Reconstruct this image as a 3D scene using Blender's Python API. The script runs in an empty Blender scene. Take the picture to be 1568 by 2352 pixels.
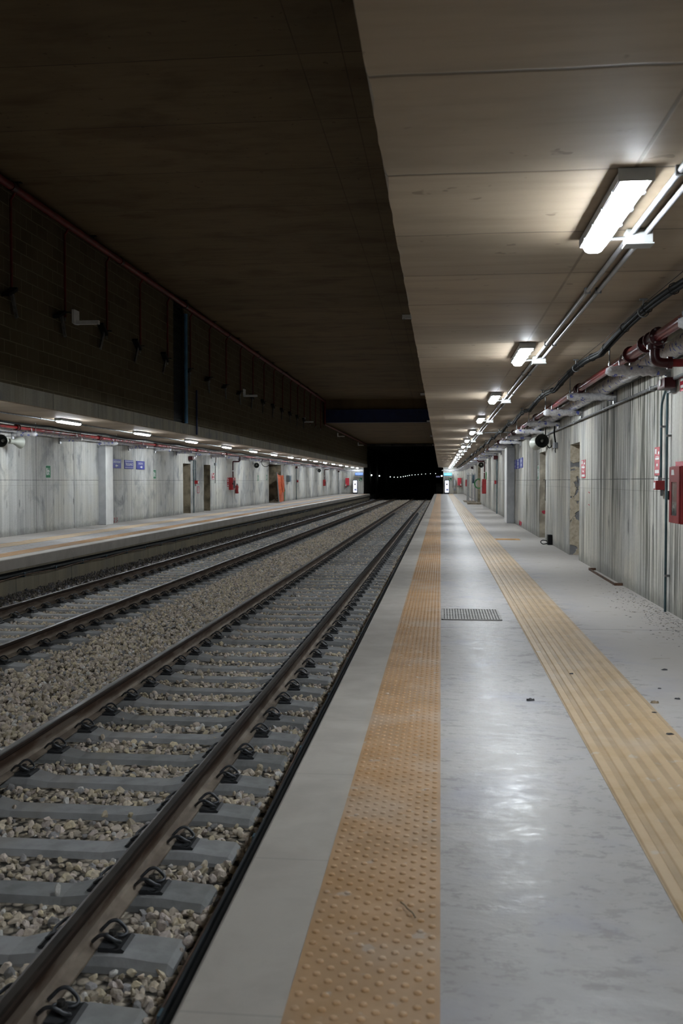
import bpy, bmesh, math, random
import numpy as np
from mathutils import Vector, Matrix, Euler
random.seed(7)
rng = np.random.default_rng(11)
SC = bpy.context.scene
COL = SC.collection
PI = math.pi

# ------------------------------------------------------------------ helpers
class MB:
    """collects shapes and links them as one mesh object"""
    def __init__(s):
        s.v, s.f, s.m, s.s = [], [], [], []
    def add(s, vs, fs, mat=0, smooth=False):
        o = len(s.v)
        s.v.extend(tuple(p) for p in vs)
        for f in fs:
            s.f.append(tuple(i + o for i in f)); s.m.append(mat); s.s.append(smooth)
        return s
    def box(s, x0, x1, y0, y1, z0, z1, mat=0, M=None):
        vs = [Vector((x, y, z)) for x in (x0, x1) for y in (y0, y1) for z in (z0, z1)]
        if M is not None: vs = [M @ p for p in vs]
        return s.add(vs, [(0, 1, 3, 2), (4, 6, 7, 5), (0, 4, 5, 1), (2, 3, 7, 6), (0, 2, 6, 4), (1, 5, 7, 3)], mat)
    def prism(s, prof, axis, a, b, mat=0, smooth=False, cap=True):
        """closed 2-D profile pushed along an axis from a to b"""
        n = len(prof)
        def P(u, w, t):
            return {'x': (t, u, w), 'y': (u, t, w), 'z': (u, w, t)}[axis]
        vs = [P(u, w, a) for u, w in prof] + [P(u, w, b) for u, w in prof]
        fs = [(i, (i + 1) % n, n + (i + 1) % n, n + i) for i in range(n)]
        s.add(vs, fs, mat, smooth)
        if cap: s.add(vs, [tuple(range(n)), tuple(range(n, 2 * n))], mat, False)
        return s
    def tube(s, pts, r, n=8, mat=0, smooth=True, closed=False, cap=True):
        pts = [Vector(p) for p in pts]; k = len(pts)
        rs = r if isinstance(r, (list, tuple)) else [r] * k
        def tan(i):
            a = pts[(i - 1) % k] if (closed or i > 0) else pts[i]
            b = pts[(i + 1) % k] if (closed or i < k - 1) else pts[i]
            t = (b - a)
            return t.normalized() if t.length > 1e-9 else Vector((0, 0, 1))
        t = tan(0)
        up = Vector((0, 0, 1)) if abs(t.z) < .9 else Vector((1, 0, 0))
        nrm = (up - t * up.dot(t)).normalized()
        vs = []
        for i in range(k):
            t = tan(i)
            nrm = (nrm - t * nrm.dot(t))
            nrm = nrm.normalized() if nrm.length > 1e-6 else t.orthogonal().normalized()
            b = t.cross(nrm)
            for j in range(n):
                a = 2 * PI * j / n
                vs.append(pts[i] + (nrm * math.cos(a) + b * math.sin(a)) * rs[i])
        fs = []
        for i in range(k if closed else k - 1):
            for j in range(n):
                i2 = (i + 1) % k
                fs.append((i * n + j, i * n + (j + 1) % n, i2 * n + (j + 1) % n, i2 * n + j))
        s.add(vs, fs, mat, smooth)
        if cap and not closed:
            s.add(vs[:n], [tuple(range(n))], mat); s.add(vs[-n:], [tuple(range(n))], mat)
        return s
    def cyl(s, p0, p1, r, n=12, mat=0, smooth=True, r1=None):
        return s.tube([p0, p1], [r, r if r1 is None else r1], n, mat, smooth)
    def lathe(s, prof, origin, axis, n=20, mat=0, smooth=True, cap=False):
        """prof: (radius, distance along the axis)"""
        d = Vector(axis).normalized(); u = d.orthogonal().normalized(); w = d.cross(u); o = Vector(origin)
        vs = []
        for r, h in prof:
            for j in range(n):
                a = 2 * PI * j / n
                vs.append(o + d * h + (u * math.cos(a) + w * math.sin(a)) * r)
        fs = [(i * n + j, i * n + (j + 1) % n, (i + 1) * n + (j + 1) % n, (i + 1) * n + j)
              for i in range(len(prof) - 1) for j in range(n)]
        s.add(vs, fs, mat, smooth)
        if cap:
            s.add(vs[:n], [tuple(range(n))], mat); s.add(vs[-n:], [tuple(range(n))], mat)
        return s
    def quad(s, a, b, c, d, mat=0):
        return s.add([a, b, c, d], [(0, 1, 2, 3)], mat)
    def text(s, body, size, x, y, z, mat=0, sx=1.0, align='CENTER'):
        cu = bpy.data.curves.new('lettering_curve', 'FONT')
        cu.body = body; cu.size = size; cu.align_x = align; cu.align_y = 'CENTER'; cu.resolution_u = 2
        ob = bpy.data.objects.new('lettering_curve', cu)
        me = bpy.data.meshes.new_from_object(ob)
        vs = [(v.co.x * sx + x, v.co.y + y, z) for v in me.vertices]
        s.add(vs, [tuple(p.vertices) for p in me.polygons], mat)
        bpy.data.meshes.remove(me); bpy.data.objects.remove(ob); bpy.data.curves.remove(cu)
        return s
    def build(s, name, mats, parent=None, loc=None, rot=None, bevel=0.0, recalc=True, seg=2):
        me = bpy.data.meshes.new(name)
        me.from_pydata(s.v, [], s.f)
        for m in (mats if isinstance(mats, (list, tuple)) else [mats]): me.materials.append(m)
        me.polygons.foreach_set('material_index', s.m)
        me.polygons.foreach_set('use_smooth', s.s)
        if recalc or bevel:
            bm = bmesh.new(); bm.from_mesh(me)
            if bevel:
                bmesh.ops.remove_doubles(bm, verts=bm.verts, dist=1e-5)
                bm.normal_update()
                es = [e for e in bm.edges if len(e.link_faces) == 2 and e.calc_face_angle(0) > .5]
                bmesh.ops.bevel(bm, geom=es, offset=bevel, segments=seg, affect='EDGES', profile=.6, clamp_overlap=True)
            if recalc: bmesh.ops.recalc_face_normals(bm, faces=bm.faces)
            bm.to_mesh(me); bm.free()
        me.update()
        o = bpy.data.objects.new(name, me); COL.objects.link(o)
        if parent is not None: o.parent = parent
        if loc is not None: o.location = loc
        if rot is not None: o.rotation_euler = rot
        return o

def tag(o, label=None, cat=None, group=None, kind=None):
    if label: o['label'] = label
    if cat: o['category'] = cat
    if group: o['group'] = group
    if kind: o['kind'] = kind
    return o
def struct(o, label=None):
    o['kind'] = 'structure'
    if label: o['label'] = label
    return o
FACE = {'R': (PI / 2, 0, -PI / 2), 'L': (PI / 2, 0, PI / 2), 'E': (PI / 2, 0, 0), None: (0, 0, 0)}
def thing(name, label, cat, loc=(0, 0, 0), face=None, group=None, rot=None):
    """an Empty that parents its parts. face R / L / E: local x runs to the viewer's right along that wall, y up, z out of the wall"""
    o = bpy.data.objects.new(name, None); COL.objects.link(o)
    o.empty_display_size = .1
    o.location = loc; o.rotation_euler = rot if rot is not None else FACE[face]
    return tag(o, label, cat, group)
def copy_tree(o, loc, label=None, group=None, deep=True):
    c = o.copy(); COL.objects.link(c); c.location = loc
    if label: c['label'] = label
    if group: c['group'] = group
    if deep:
        for ch in list(o.children):
            d = ch.copy(); COL.objects.link(d); d.parent = c
            for g in list(ch.children):
                e = g.copy(); COL.objects.link(e); e.parent = d
    return c
def smooth_path(pts, k=6, closed=False):
    P = [Vector(p) for p in pts]; n = len(P); out = []
    for i in range(n if closed else n - 1):
        g = lambda j: P[j % n] if closed else P[max(0, min(n - 1, j))]
        a, b, c, d = g(i - 1), g(i), g(i + 1), g(i + 2)
        for q in range(k):
            t = q / k
            out.append(.5 * ((2 * b) + (c - a) * t + (2 * a - 5 * b + 4 * c - d) * t * t + (3 * b - a - 3 * c + d) * t ** 3))
    if not closed: out.append(P[-1])
    return out
ORD = ('first second third fourth fifth sixth seventh eighth ninth tenth eleventh twelfth thirteenth fourteenth fifteenth sixteenth '
       'seventeenth eighteenth nineteenth twentieth').split()
TENS = {20: 'twenty', 30: 'thirty', 40: 'forty'}
def ordinal(i):
    if i < 20: return ORD[i]
    t = (i + 1) // 10 * 10
    return TENS[t] + '-' + ORD[i - t] if (i + 1) % 10 else {30: 'thirtieth', 40: 'fortieth'}[i + 1]

# ------------------------------------------------------------------ materials
class NT:
    def __init__(s, name):
        s.mat = bpy.data.materials.new(name); s.mat.use_nodes = True
        s.t = s.mat.node_tree; s.b = s.t.nodes['Principled BSDF']; s.pos_ = None
    def n(s, typ, **kw):
        nd = s.t.nodes.new(typ)
        for k, v in kw.items():
            if k in nd.inputs.keys() or k.startswith('i_'):
                nd.inputs[int(k[2:]) if k.startswith('i_') else k].default_value = v
            else: setattr(nd, k, v)
        return nd
    def link(s, a, b): s.t.links.new(a, b); return s
    def set(s, nd, key, val):
        i = nd.inputs[key]
        if isinstance(val, bpy.types.NodeSocket): s.link(val, i)
        else: i.default_value = val
    def math(s, op, a, b=0.0, clamp=False):
        nd = s.t.nodes.new('ShaderNodeMath'); nd.operation = op; nd.use_clamp = clamp
        s.set(nd, 0, a); s.set(nd, 1, b)
        return nd.outputs[0]
    def pos(s):
        if s.pos_ is None:
            tc = s.t.nodes.new('ShaderNodeTexCoord'); s.pos_ = tc.outputs['Object']
            sp = s.t.nodes.new('ShaderNodeSeparateXYZ'); s.link(s.pos_, sp.inputs[0]); s.xyz = sp.outputs
        return s.pos_
    def vec(s, x=0.0, y=0.0, z=0.0):
        nd = s.t.nodes.new('ShaderNodeCombineXYZ')
        for i, v in enumerate((x, y, z)): s.set(nd, i, v)
        return nd.outputs[0]
    def noise(s, v, scale=5.0, detail=3.0, rough=.55, dist=0.0, color=False):
        nd = s.t.nodes.new('ShaderNodeTexNoise'); s.link(v, nd.inputs['Vector'])
        nd.inputs['Scale'].default_value = scale; nd.inputs['Detail'].default_value = detail
        nd.inputs['Roughness'].default_value = rough; nd.inputs['Distortion'].default_value = dist
        return nd.outputs['Color' if color else 'Fac']
    def ramp(s, fac, lo, hi, a=0.0, b=1.0):
        nd = s.t.nodes.new('ShaderNodeMapRange'); nd.clamp = True; nd.interpolation_type = 'SMOOTHSTEP'
        s.set(nd, 0, fac); nd.inputs[1].default_value = lo; nd.inputs[2].default_value = hi
        nd.inputs[3].default_value = a; nd.inputs[4].default_value = b
        return nd.outputs[0]
    def mix(s, fac, a, b, blend='MIX'):
        nd = s.t.nodes.new('ShaderNodeMix'); nd.data_type = 'RGBA'; nd.blend_type = blend
        s.set(nd, 0, fac)
        for k, v in ((6, a), (7, b)):
            if isinstance(v, bpy.types.NodeSocket): s.link(v, nd.inputs[k])
            else: nd.inputs[k].default_value = (*v[:3], 1)
        return nd.outputs[2]
    def bump(s, h, strength=.3, dist=.01):
        nd = s.t.nodes.new('ShaderNodeBump'); s.link(h, nd.inputs['Height'])
        nd.inputs['Strength'].default_value = strength; nd.inputs['Distance'].default_value = dist
        s.link(nd.outputs[0], s.b.inputs['Normal'])
    def fin(s, color=None, rough=.6, metal=0.0, spec=.5):
        if color is not None:
            if isinstance(color, bpy.types.NodeSocket): s.link(color, s.b.inputs['Base Color'])
            else: s.b.inputs['Base Color'].default_value = (*color[:3], 1)
        s.set(s.b, 'Roughness', rough); s.set(s.b, 'Metallic', metal); s.set(s.b, 'Specular IOR Level', spec)
        return s.mat
def line(t, x, period, offset, half):
    """1 on thin lines every period along x"""
    f = t.math('FRACT', t.math('ADD', t.math('DIVIDE', t.math('SUBTRACT', x, offset), period), .5))
    d = t.math('ABSOLUTE', t.math('SUBTRACT', f, .5))
    return t.ramp(d, half / period * .4, half / period * 1.6, 1.0, 0.0)
def at_line(t, x, where, half):
    d = t.math('ABSOLUTE', t.math('SUBTRACT', x, where))
    return t.ramp(d, half * .5, half * 1.5, 1.0, 0.0)

def plain(name, col, rough=.5, metal=0.0, var=.12, scale=14.0, spec=.5, bump=0.0):
    t = NT(name); p = t.pos()
    nz = t.noise(p, scale, 3)
    d = tuple(c * (1 - var * 1.6) for c in col); h = tuple(min(1, c * (1 + var)) for c in col)
    c = t.mix(t.ramp(nz, .3, .7), d, h)
    if bump: t.bump(nz, bump, .004)
    return t.fin(c, rough, metal, spec)

def wall_concrete(name, streak, cloud, base, lat='y', rows=(.80, 2.08)):
    t = NT(name); p = t.pos(); y = t.xyz[1] if lat == 'y' else t.xyz[0]; z = t.xyz[2]
    # board-marked bands, each with its own tone
    wn = t.n('ShaderNodeTexWhiteNoise', noise_dimensions='1D')
    t.link(t.math('FLOOR', t.math('DIVIDE', y, .118)), wn.inputs['W'])
    band = t.ramp(wn.outputs['Value'], 0, 1, .86, 1.06)
    # long vertical runs of dark water stains
    n1 = t.noise(t.vec(t.math('MULTIPLY', y, 9.0), t.math('MULTIPLY', z, .34)), 1.0, 5, .62)
    n2 = t.noise(t.vec(t.math('MULTIPLY', y, 24.0), t.math('MULTIPLY', z, .55), 3.3), 1.0, 3, .55)
    patch = t.ramp(t.noise(t.vec(t.math('MULTIPLY', y, .42), t.math('MULTIPLY', z, .16), 7.1), 1.0, 2), .36, .60)
    top = t.ramp(z, -.2, 2.7, .55, 1.0)
    s1 = t.math('MULTIPLY', t.ramp(n1, .46, .62), t.math('MULTIPLY', patch, top))
    s2 = t.math('MULTIPLY', t.ramp(n2, .52, .66), t.math('ADD', t.math('MULTIPLY', patch, .75), .18))
    st = t.math('MULTIPLY', t.math('MAXIMUM', s1, s2), streak, True)
    # cloudy grey blotches
    c1 = t.ramp(t.noise(t.vec(t.math('MULTIPLY', y, 1.1), t.math('MULTIPLY', z, .8), 1.7), 1.0, 5, .6, .6), .46, .70)
    cl = t.math('MULTIPLY', c1, cloud, True)
    # form-tie stains hanging below two rows of holes
    fy = t.math('SUBTRACT', t.math('FRACT', t.math('DIVIDE', y, .72)), .5)
    cell = t.n('ShaderNodeTexWhiteNoise', noise_dimensions='1D'); t.link(t.math('FLOOR', t.math('DIVIDE', y, .72)), cell.inputs['W'])
    tie = None
    for r in rows:
        dz = t.math('DIVIDE', t.math('SUBTRACT', z, r), .15)
        dy = t.math('MULTIPLY', fy, 13.0)
        q = t.math('ADD', t.math('MULTIPLY', dz, dz), t.math('MULTIPLY', dy, dy))
        q = t.math('ADD', q, t.math('MULTIPLY', t.noise(p, 22, 2), .9))
        m = t.ramp(q, .35, 1.35, 1, 0)
        tie = m if tie is None else t.math('MAXIMUM', tie, m)
    tie = 0.0 if tie is None else t.math('MULTIPLY', tie, t.ramp(cell.outputs['Value'], .25, .8, 0, .75))
    # joints between pours, dirt at the foot
    jt = t.math('MAXIMUM', at_line(t, z, 1.405, .006), t.math('MULTIPLY', at_line(t, z, 1.265, .003), .5))
    jt = t.math('MAXIMUM', jt, t.math('MULTIPLY', line(t, y, 2.62, .85, .016), .9))
    jt = t.math('MULTIPLY', jt, t.ramp(t.noise(p, 3.0, 2), .25, .5, .45, 1))
    foot = t.math('MULTIPLY', t.ramp(t.math('ADD', z, t.math('MULTIPLY', t.noise(p, 5.0, 4), -.34)), -.16, .06, 1, 0), .55)
    fine = t.ramp(t.noise(p, 34, 4), .25, .75, .92, 1.06)
    col = t.mix(t.ramp(t.noise(p, .9, 3), .35, .65), base, tuple(b * f for b, f in zip(base, (1.03, 1.0, .93))))
    col = t.mix(1.0, col, t.vec(band, band, band), 'MULTIPLY')
    col = t.mix(1.0, col, t.vec(fine, fine, fine), 'MULTIPLY')
    col = t.mix(cl, col, (.185, .195, .21))
    col = t.mix(st, col, (.085, .085, .07))
    col = t.mix(tie, col, (.085, .085, .085))
    col = t.mix(foot, col, (.16, .155, .14))
    col = t.mix(t.math('MULTIPLY', jt, .8), col, (.06, .06, .06))
    h = t.math('ADD', t.math('MULTIPLY', n2, .5), t.math('MULTIPLY', wn.outputs['Value'], .35))
    h = t.math('SUBTRACT', h, jt)
    t.bump(h, .35, .012)
    return t.fin(col, .82, spec=.3)

def ceiling_concrete(name, base, dark, period, off, long_x, rough=.6, grime=.5):
    t = NT(name); p = t.pos(); x, y = t.xyz[0], t.xyz[1]
    g = t.noise(t.vec(t.math('MULTIPLY', x, .9), t.math('MULTIPLY', y, 7.0)), 1.0, 5, .6)
    b = t.noise(t.vec(t.math('MULTIPLY', x, .55), t.math('MULTIPLY', y, 1.1), 4.0), 1.0, 4, .6, .5)
    wn = t.n('ShaderNodeTexWhiteNoise', noise_dimensions='1D'); t.link(t.math('FLOOR', t.math('DIVIDE', t.math('SUBTRACT', y, off), period)), wn.inputs['W'])
    tone = t.ramp(wn.outputs['Value'], 0, 1, .88, 1.07)
    col = t.mix(t.math('MULTIPLY', t.ramp(g, .42, .72), .55), base, tuple(c * .72 for c in base))
    col = t.mix(t.math('MULTIPLY', t.ramp(b, .44, .74), grime), col, dark)
    col = t.mix(1.0, col, t.vec(tone, tone, tone), 'MULTIPLY')
    spots = t.ramp(t.noise(p, 9.0, 2, .4), .71, .76)
    col = t.mix(t.math('MULTIPLY', spots, .5), col, tuple(c * .4 for c in dark))
    wob = t.math('MULTIPLY', t.noise(t.vec(t.math('MULTIPLY', x, 2.0), y), 1.0, 2), .05)
    j = line(t, t.math('ADD', y, wob), period, off, .011)
    for lx in long_x: j = t.math('MAXIMUM', j, t.math('MULTIPLY', at_line(t, x, lx, .009), .75))
    j = t.math('MULTIPLY', j, t.ramp(t.noise(p, 1.3, 2), .3, .55, .55, 1))
    col = t.mix(t.math('MULTIPLY', j, .72), col, tuple(c * .30 for c in dark))
    h = t.math('SUBTRACT', t.math('MULTIPLY', g, .3), j)
    t.bump(h, .3, .008)
    return t.fin(col, rough, spec=.38)

M = {}
M['wall_right'] = wall_concrete('streaked_board_concrete', 1.5, .4, (.53, .52, .485))
M['wall_left'] = wall_concrete('grey_cast_concrete', .30, .75, (.54, .545, .53))
M['wall_end'] = wall_concrete('end_wall_concrete', .35, .6, (.45, .45, .43), lat='x')
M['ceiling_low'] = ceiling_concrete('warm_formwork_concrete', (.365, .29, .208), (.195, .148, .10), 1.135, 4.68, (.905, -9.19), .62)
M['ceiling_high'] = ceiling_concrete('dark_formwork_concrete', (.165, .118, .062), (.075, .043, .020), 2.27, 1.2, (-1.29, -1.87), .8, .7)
def brick():
    t = NT('grey_block_masonry'); p = t.pos(); y, z = t.xyz[1], t.xyz[2]
    wob = t.math('MULTIPLY', t.math('SUBTRACT', t.noise(p, 2.2, 2), .5), .03)
    br = t.n('ShaderNodeTexBrick', offset=.5); t.link(t.vec(t.math('ADD', y, wob), t.math('ADD', z, wob)), br.inputs['Vector'])
    for k, v in (('Scale', 1.0), ('Brick Width', .5), ('Row Height', .25), ('Mortar Size', .011), ('Mortar Smooth', .3), ('Bias', -.1)): br.inputs[k].default_value = v
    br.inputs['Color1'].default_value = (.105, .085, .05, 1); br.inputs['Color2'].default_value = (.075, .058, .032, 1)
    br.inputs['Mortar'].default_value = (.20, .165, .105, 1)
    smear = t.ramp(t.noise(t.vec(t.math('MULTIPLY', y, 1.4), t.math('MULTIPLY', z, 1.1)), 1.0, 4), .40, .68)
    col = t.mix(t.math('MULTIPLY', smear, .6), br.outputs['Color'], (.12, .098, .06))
    t.bump(t.math('SUBTRACT', t.noise(p, 30, 3), br.outputs['Fac']), .4, .01)
    return t.fin(col, .9, spec=.2)
M['brick'] = brick()
M['beam'] = wall_concrete('edge_beam_concrete', .25, .8, (.36, .34, .29), rows=())
M['dark_concrete'] = plain('tunnel_concrete', (.085, .082, .075), .95, 0, .3, 1.2, .1)
M['jamb'] = None
def rubble():
    t = NT('broken_plaster'); p = t.pos()
    n = t.noise(p, 3.1, 4, .55, .5); n2 = t.noise(p, 16, 4)
    col = t.mix(t.ramp(n2, .35, .7), (.52, .46, .36), (.40, .34, .25))
    col = t.mix(t.ramp(n, .545, .575), col, (.20, .20, .205))
    t.bump(t.math('ADD', n2, t.math('MULTIPLY', t.ramp(n, .54, .58), -.8)), .8, .02)
    return t.fin(col, .9, spec=.2)
M['jamb'] = rubble()
M['jamb_brown'] = plain('bare_brown_concrete', (.24, .205, .145), .9, 0, .35, 2.2, .2, .3)
def floor_mat(name, glossy):
    t = NT(name); p = t.pos(); x, y = t.xyz[0], t.xyz[1]
    n1 = t.noise(p, 1.1, 5, .6, .4); n2 = t.noise(p, 9, 4); n3 = t.noise(p, 60, 3)
    col = t.mix(t.ramp(n1, .35, .68), (.43, .41, .40), (.36, .343, .34))
    col = t.mix(t.math('MULTIPLY', t.ramp(t.noise(p, 1.9, 4, .6, .5), .48, .74), .55), col, (.30, .30, .375))
    col = t.mix(t.math('MULTIPLY', t.ramp(n2, .45, .8), .35), col, (.33, .30, .27))
    # dusty towards the wall side where nobody polished it
    wallside = t.ramp(x, 1.25, 1.75) if glossy else t.ramp(x, -9.6, -10.1)
    dust = t.math('MULTIPLY', wallside, t.ramp(n1, .2, .6, .45, .95))
    col = t.mix(dust, col, (.385, .355, .325))
    leaf = t.math('MULTIPLY', t.ramp(t.noise(p, 5.2, 4, .6, .4), .60, .68), wallside)
    col = t.mix(t.math('MULTIPLY', leaf, .55), col, (.26, .21, .16))
    chip = t.ramp(t.noise(t.vec(t.math('MULTIPLY', x, 8), t.math('MULTIPLY', y, 22), 2.0), 1.0, 2, .4), .74, .77)
    col = t.mix(t.math('MULTIPLY', chip, t.math('MULTIPLY', wallside, .7)), col, (.07, .065, .06))
    j = t.math('MAXIMUM', line(t, t.math('ADD', y, t.math('MULTIPLY', x, -.012)), 13.9, 9.04, .012), at_line(t, y, -50, .01))
    col = t.mix(t.math('MULTIPLY', j, .7), col, (.12, .11, .10))
    wet = t.ramp(t.noise(t.vec(t.math('MULTIPLY', x, 5.0), t.math('MULTIPLY', y, 9.5), 1.0), 1.0, 6, .72, .3), .30, .72)
    spark = t.ramp(t.noise(t.vec(t.math('MULTIPLY', x, 17.0), t.math('MULTIPLY', y, 30.0), 9.0), 1.0, 6, .75, .3), .40, .72)
    rough = t.math('SUBTRACT', t.math('ADD', t.math('MULTIPLY', wet, .22), .26), t.math('MULTIPLY', spark, .14))
    rough = t.math('ADD', rough, t.math('MULTIPLY', dust, .35), True)
    hb = t.math('ADD', t.math('MULTIPLY', t.noise(t.vec(t.math('MULTIPLY', x, 9), t.math('MULTIPLY', y, 16)), 1.0, 4, .6), 1.0), t.math('MULTIPLY', n3, .12))
    t.bump(hb, .26, .012)
    # worn polish: a sheen that never gets as strong as a wet floor's
    lw = t.n('ShaderNodeLayerWeight'); lw.inputs['Blend'].default_value = .5
    f = t.math('MINIMUM', t.math('ADD', t.math('MULTIPLY', t.math('POWER', lw.outputs['Facing'], 5.0), .55), .03), .125)
    gl = t.n('ShaderNodeBsdfAnisotropic'); gl.inputs['Color'].default_value = (1, 1, 1, 1); t.set(gl, 'Roughness', rough)
    t.link(t.b.inputs['Normal'].links[0].from_socket, gl.inputs['Normal'])
    mx = t.n('ShaderNodeMixShader'); t.link(f, mx.inputs[0]); t.link(t.b.outputs[0], mx.inputs[1]); t.link(gl.outputs[0], mx.inputs[2])
    out = next(q for q in t.t.nodes if q.type == 'OUTPUT_MATERIAL'); t.link(mx.outputs[0], out.inputs['Surface'])
    return t.fin(col, .9, spec=0.0)
M['floor'] = floor_mat('polished_platform_concrete', True)
M['floor_left'] = floor_mat('polished_platform_concrete_opposite', False)
def coping():
    t = NT('pale_edge_slab'); p = t.pos(); x, y = t.xyz[0], t.xyz[1]
    n = t.noise(p, 2.4, 5, .6, .3)
    col = t.mix(t.ramp(n, .35, .7), (.47, .435, .395), (.395, .362, .325))
    col = t.mix(t.math('MULTIPLY', t.ramp(t.noise(t.vec(t.math('MULTIPLY', x, 2), t.math('MULTIPLY', y, 5), 5), 1.0, 3), .55, .75), .4), col, (.34, .31, .28))
    col = t.mix(t.math('MULTIPLY', line(t, y, 1.02, .35, .004), .35), col, (.2, .18, .16))
    t.bump(t.noise(p, 40, 3), .08, .005)
    return t.fin(col, t.ramp(n, .3, .7, .34, .5), spec=.45)
M['coping'] = coping()
def tactile(name, c1, c2, wear):
    t = NT(name); p = t.pos(); x, y, z = t.xyz[0], t.xyz[1], t.xyz[2]
    n = t.noise(p, 4.2, 5, .62, .4)
    col = t.mix(t.ramp(n, .38, .68), c1, c2)
    col = t.mix(t.math('MULTIPLY', t.ramp(t.noise(p, 1.7, 4), .48, .70), wear), col, (.50, .44, .38))
    col = t.mix(t.math('MULTIPLY', t.ramp(t.noise(p, 11, 3, .5), .64, .72), .5), col, (.53, .52, .50))
    # grime lies low, the tops of bars and studs stay clean
    low = t.ramp(z, .0035, .0062, 1.0, 0.0)
    col = t.mix(t.math('MULTIPLY', low, t.ramp(t.noise(p, 2.6, 3), .3, .7, .18, .48)), col, tuple(c * .45 for c in c2))
    t.bump(t.noise(p, 60, 3), .12, .003)
    return t.fin(col, .5, spec=.4)
M['tactile'] = tactile('orange_tactile_tile', (.53, .335, .185), (.46, .27, .125), .42)
M['tactile2'] = tactile('ochre_tactile_tile', (.50, .365, .225), (.44, .305, .165), .4)
M['tactile_thin'] = plain('orange_floor_strip', (.55, .31, .11), .6, 0, .25, 5)
def rust():
    t = NT('rusty_rail_steel'); p = t.pos(); z = t.xyz[2]
    n = t.noise(t.vec(t.math('MULTIPLY', t.xyz[0], 9), t.math('MULTIPLY', t.xyz[1], 2.0), t.math('MULTIPLY', z, 9)), 1.0, 4, .6)
    n2 = t.noise(p, 3.0, 4)
    col = t.mix(t.ramp(n, .35, .7), (.045, .024, .014), (.085, .048, .029))
    # pale dust settled on the flat foot
    foot = t.math('MULTIPLY', t.ramp(z, -.695, -.645, 1, 0), t.ramp(n2, .3, .62, .35, .95))
    col = t.mix(foot, col, (.30, .25, .20))
    web = t.math('MULTIPLY', t.ramp(n, .44, .60), t.ramp(z, -.60, -.625, 0, .8))
    col = t.mix(web, col, (.15, .122, .10))
    col = t.mix(t.ramp(z, -.612, -.595), col, (.026, .015, .010))
    t.bump(n, .25, .004)
    return t.fin(col, t.ramp(n, .3, .7, .6, .85), 0.0, .25)
M['rail'] = rust()
M['rail_top'] = plain('worn_rail_head', (.050, .038, .030), .36, .6, .3, 6)
def sleeper_mat():
    t = NT('blue_grey_sleeper_concrete'); p = t.pos(); x = t.xyz[0]
    n = t.noise(p, 6, 5, .6); n2 = t.noise(p, 1.6, 4)
    oi = t.n('ShaderNodeObjectInfo')
    col = t.mix(t.ramp(n, .35, .7), (.34, .345, .35), (.25, .253, .255))
    col = t.mix(t.math('MULTIPLY', t.ramp(n2, .45, .7), .45), col, (.29, .255, .21))
    rnd = t.ramp(oi.outputs['Random'], 0, 1, .82, 1.12)
    col = t.mix(1.0, col, t.vec(rnd, rnd, rnd), 'MULTIPLY')
    t.bump(t.noise(p, 50, 3), .2, .004)
    return t.fin(col, .85, spec=.25)
M['sleeper'] = sleeper_mat()
M['clip'] = plain('dark_spring_steel', (.10, .105, .115), .42, .6, .3, 20)
M['plate'] = plain('black_plastic_guide', (.03, .032, .036), .6, 0, .2, 20)
M['screw'] = plain('grey_screw_steel', (.11, .105, .10), .5, .7, .3, 30)
def stone_mat():
    t = NT('limestone_ballast'); p = t.pos()
    at = t.n('ShaderNodeAttribute', attribute_name='tint')
    n = t.noise(p, 42, 4, .6)
    k = t.ramp(n, .3, .7, .80, 1.12)
    col = t.mix(1.0, at.outputs['Color'], t.vec(k, k, k), 'MULTIPLY')
    t.bump(n, .3, .006)
    return t.fin(col, .9, spec=.2)
M['stone'] = stone_mat()
def bed_mat():
    t = NT('ballast_bed'); p = t.pos()
    v = t.n('ShaderNodeTexVoronoi', feature='F1'); t.link(p, v.inputs['Vector']); v.inputs['Scale'].default_value = 19
    c = t.n('ShaderNodeSeparateColor'); t.link(v.outputs['Color'], c.inputs[0])
    col = t.mix(c.outputs[0], (.20, .175, .14), (.55, .48, .39))
    col = t.mix(t.ramp(v.outputs['Distance'], .35, .75), col, (.05, .045, .04))
    t.bump(t.math('SUBTRACT', 1.0, v.outputs['Distance']), 1.0, .03)
    return t.fin(col, .95, spec=.15)
M['bed'] = bed_mat()
M['platform_face'] = wall_concrete('platform_face_concrete', .35, .5, (.50, .42, .28), rows=())
M['red'] = plain('glossy_red_pipe_paint', (.185, .008, .010), .25, 0, .15, 4)
M['red_flat'] = plain('red_cabinet_paint', (.29, .016, .018), .38, 0, .12, 5)
M['red_dark'] = plain('dark_red_coupling_paint', (.05, .002, .004), .35, 0, .2, 12)
M['red_upper'] = plain('dusty_red_pipe_paint', (.15, .012, .010), .5, 0, .2, 4)
M['black_cable'] = plain('black_cable_sheath', (.004, .0045, .005), .65, 0, .3, 20, .06)
M['dark_tray'] = plain('dark_cable_tray', (.022, .026, .030), .5, .2, .3, 6)
M['blue_bracket'] = plain('blue_grey_bracket', (.085, .15, .19), .45, .5, .2, 9)
M['grey_conduit'] = plain('grey_plastic_conduit', (.27, .275, .285), .38, 0, .08, 6)
M['blue_conduit'] = plain('blue_green_steel_conduit', (.060, .105, .12), .36, .35, .25, 5)
M['steel'] = plain('galvanised_steel', (.42, .43, .45), .36, .85, .12, 12)
M['steel_dull'] = plain('dull_galvanised_steel', (.20, .205, .21), .5, .7, .2, 9)
M['white_plastic'] = plain('white_plastic', (.34, .345, .34), .5, 0, .05, 8, .25)
M['grey_box'] = plain('grey_box_plastic', (.23, .25, .27), .5, 0, .1, 8)
M['white'] = plain('white_print', (.72, .73, .72), .35, 0, .03, 8)
M['blue_sign'] = plain('blue_sign_enamel', (.010, .018, .26), .3, 0, .05, 5, .2)
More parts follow.
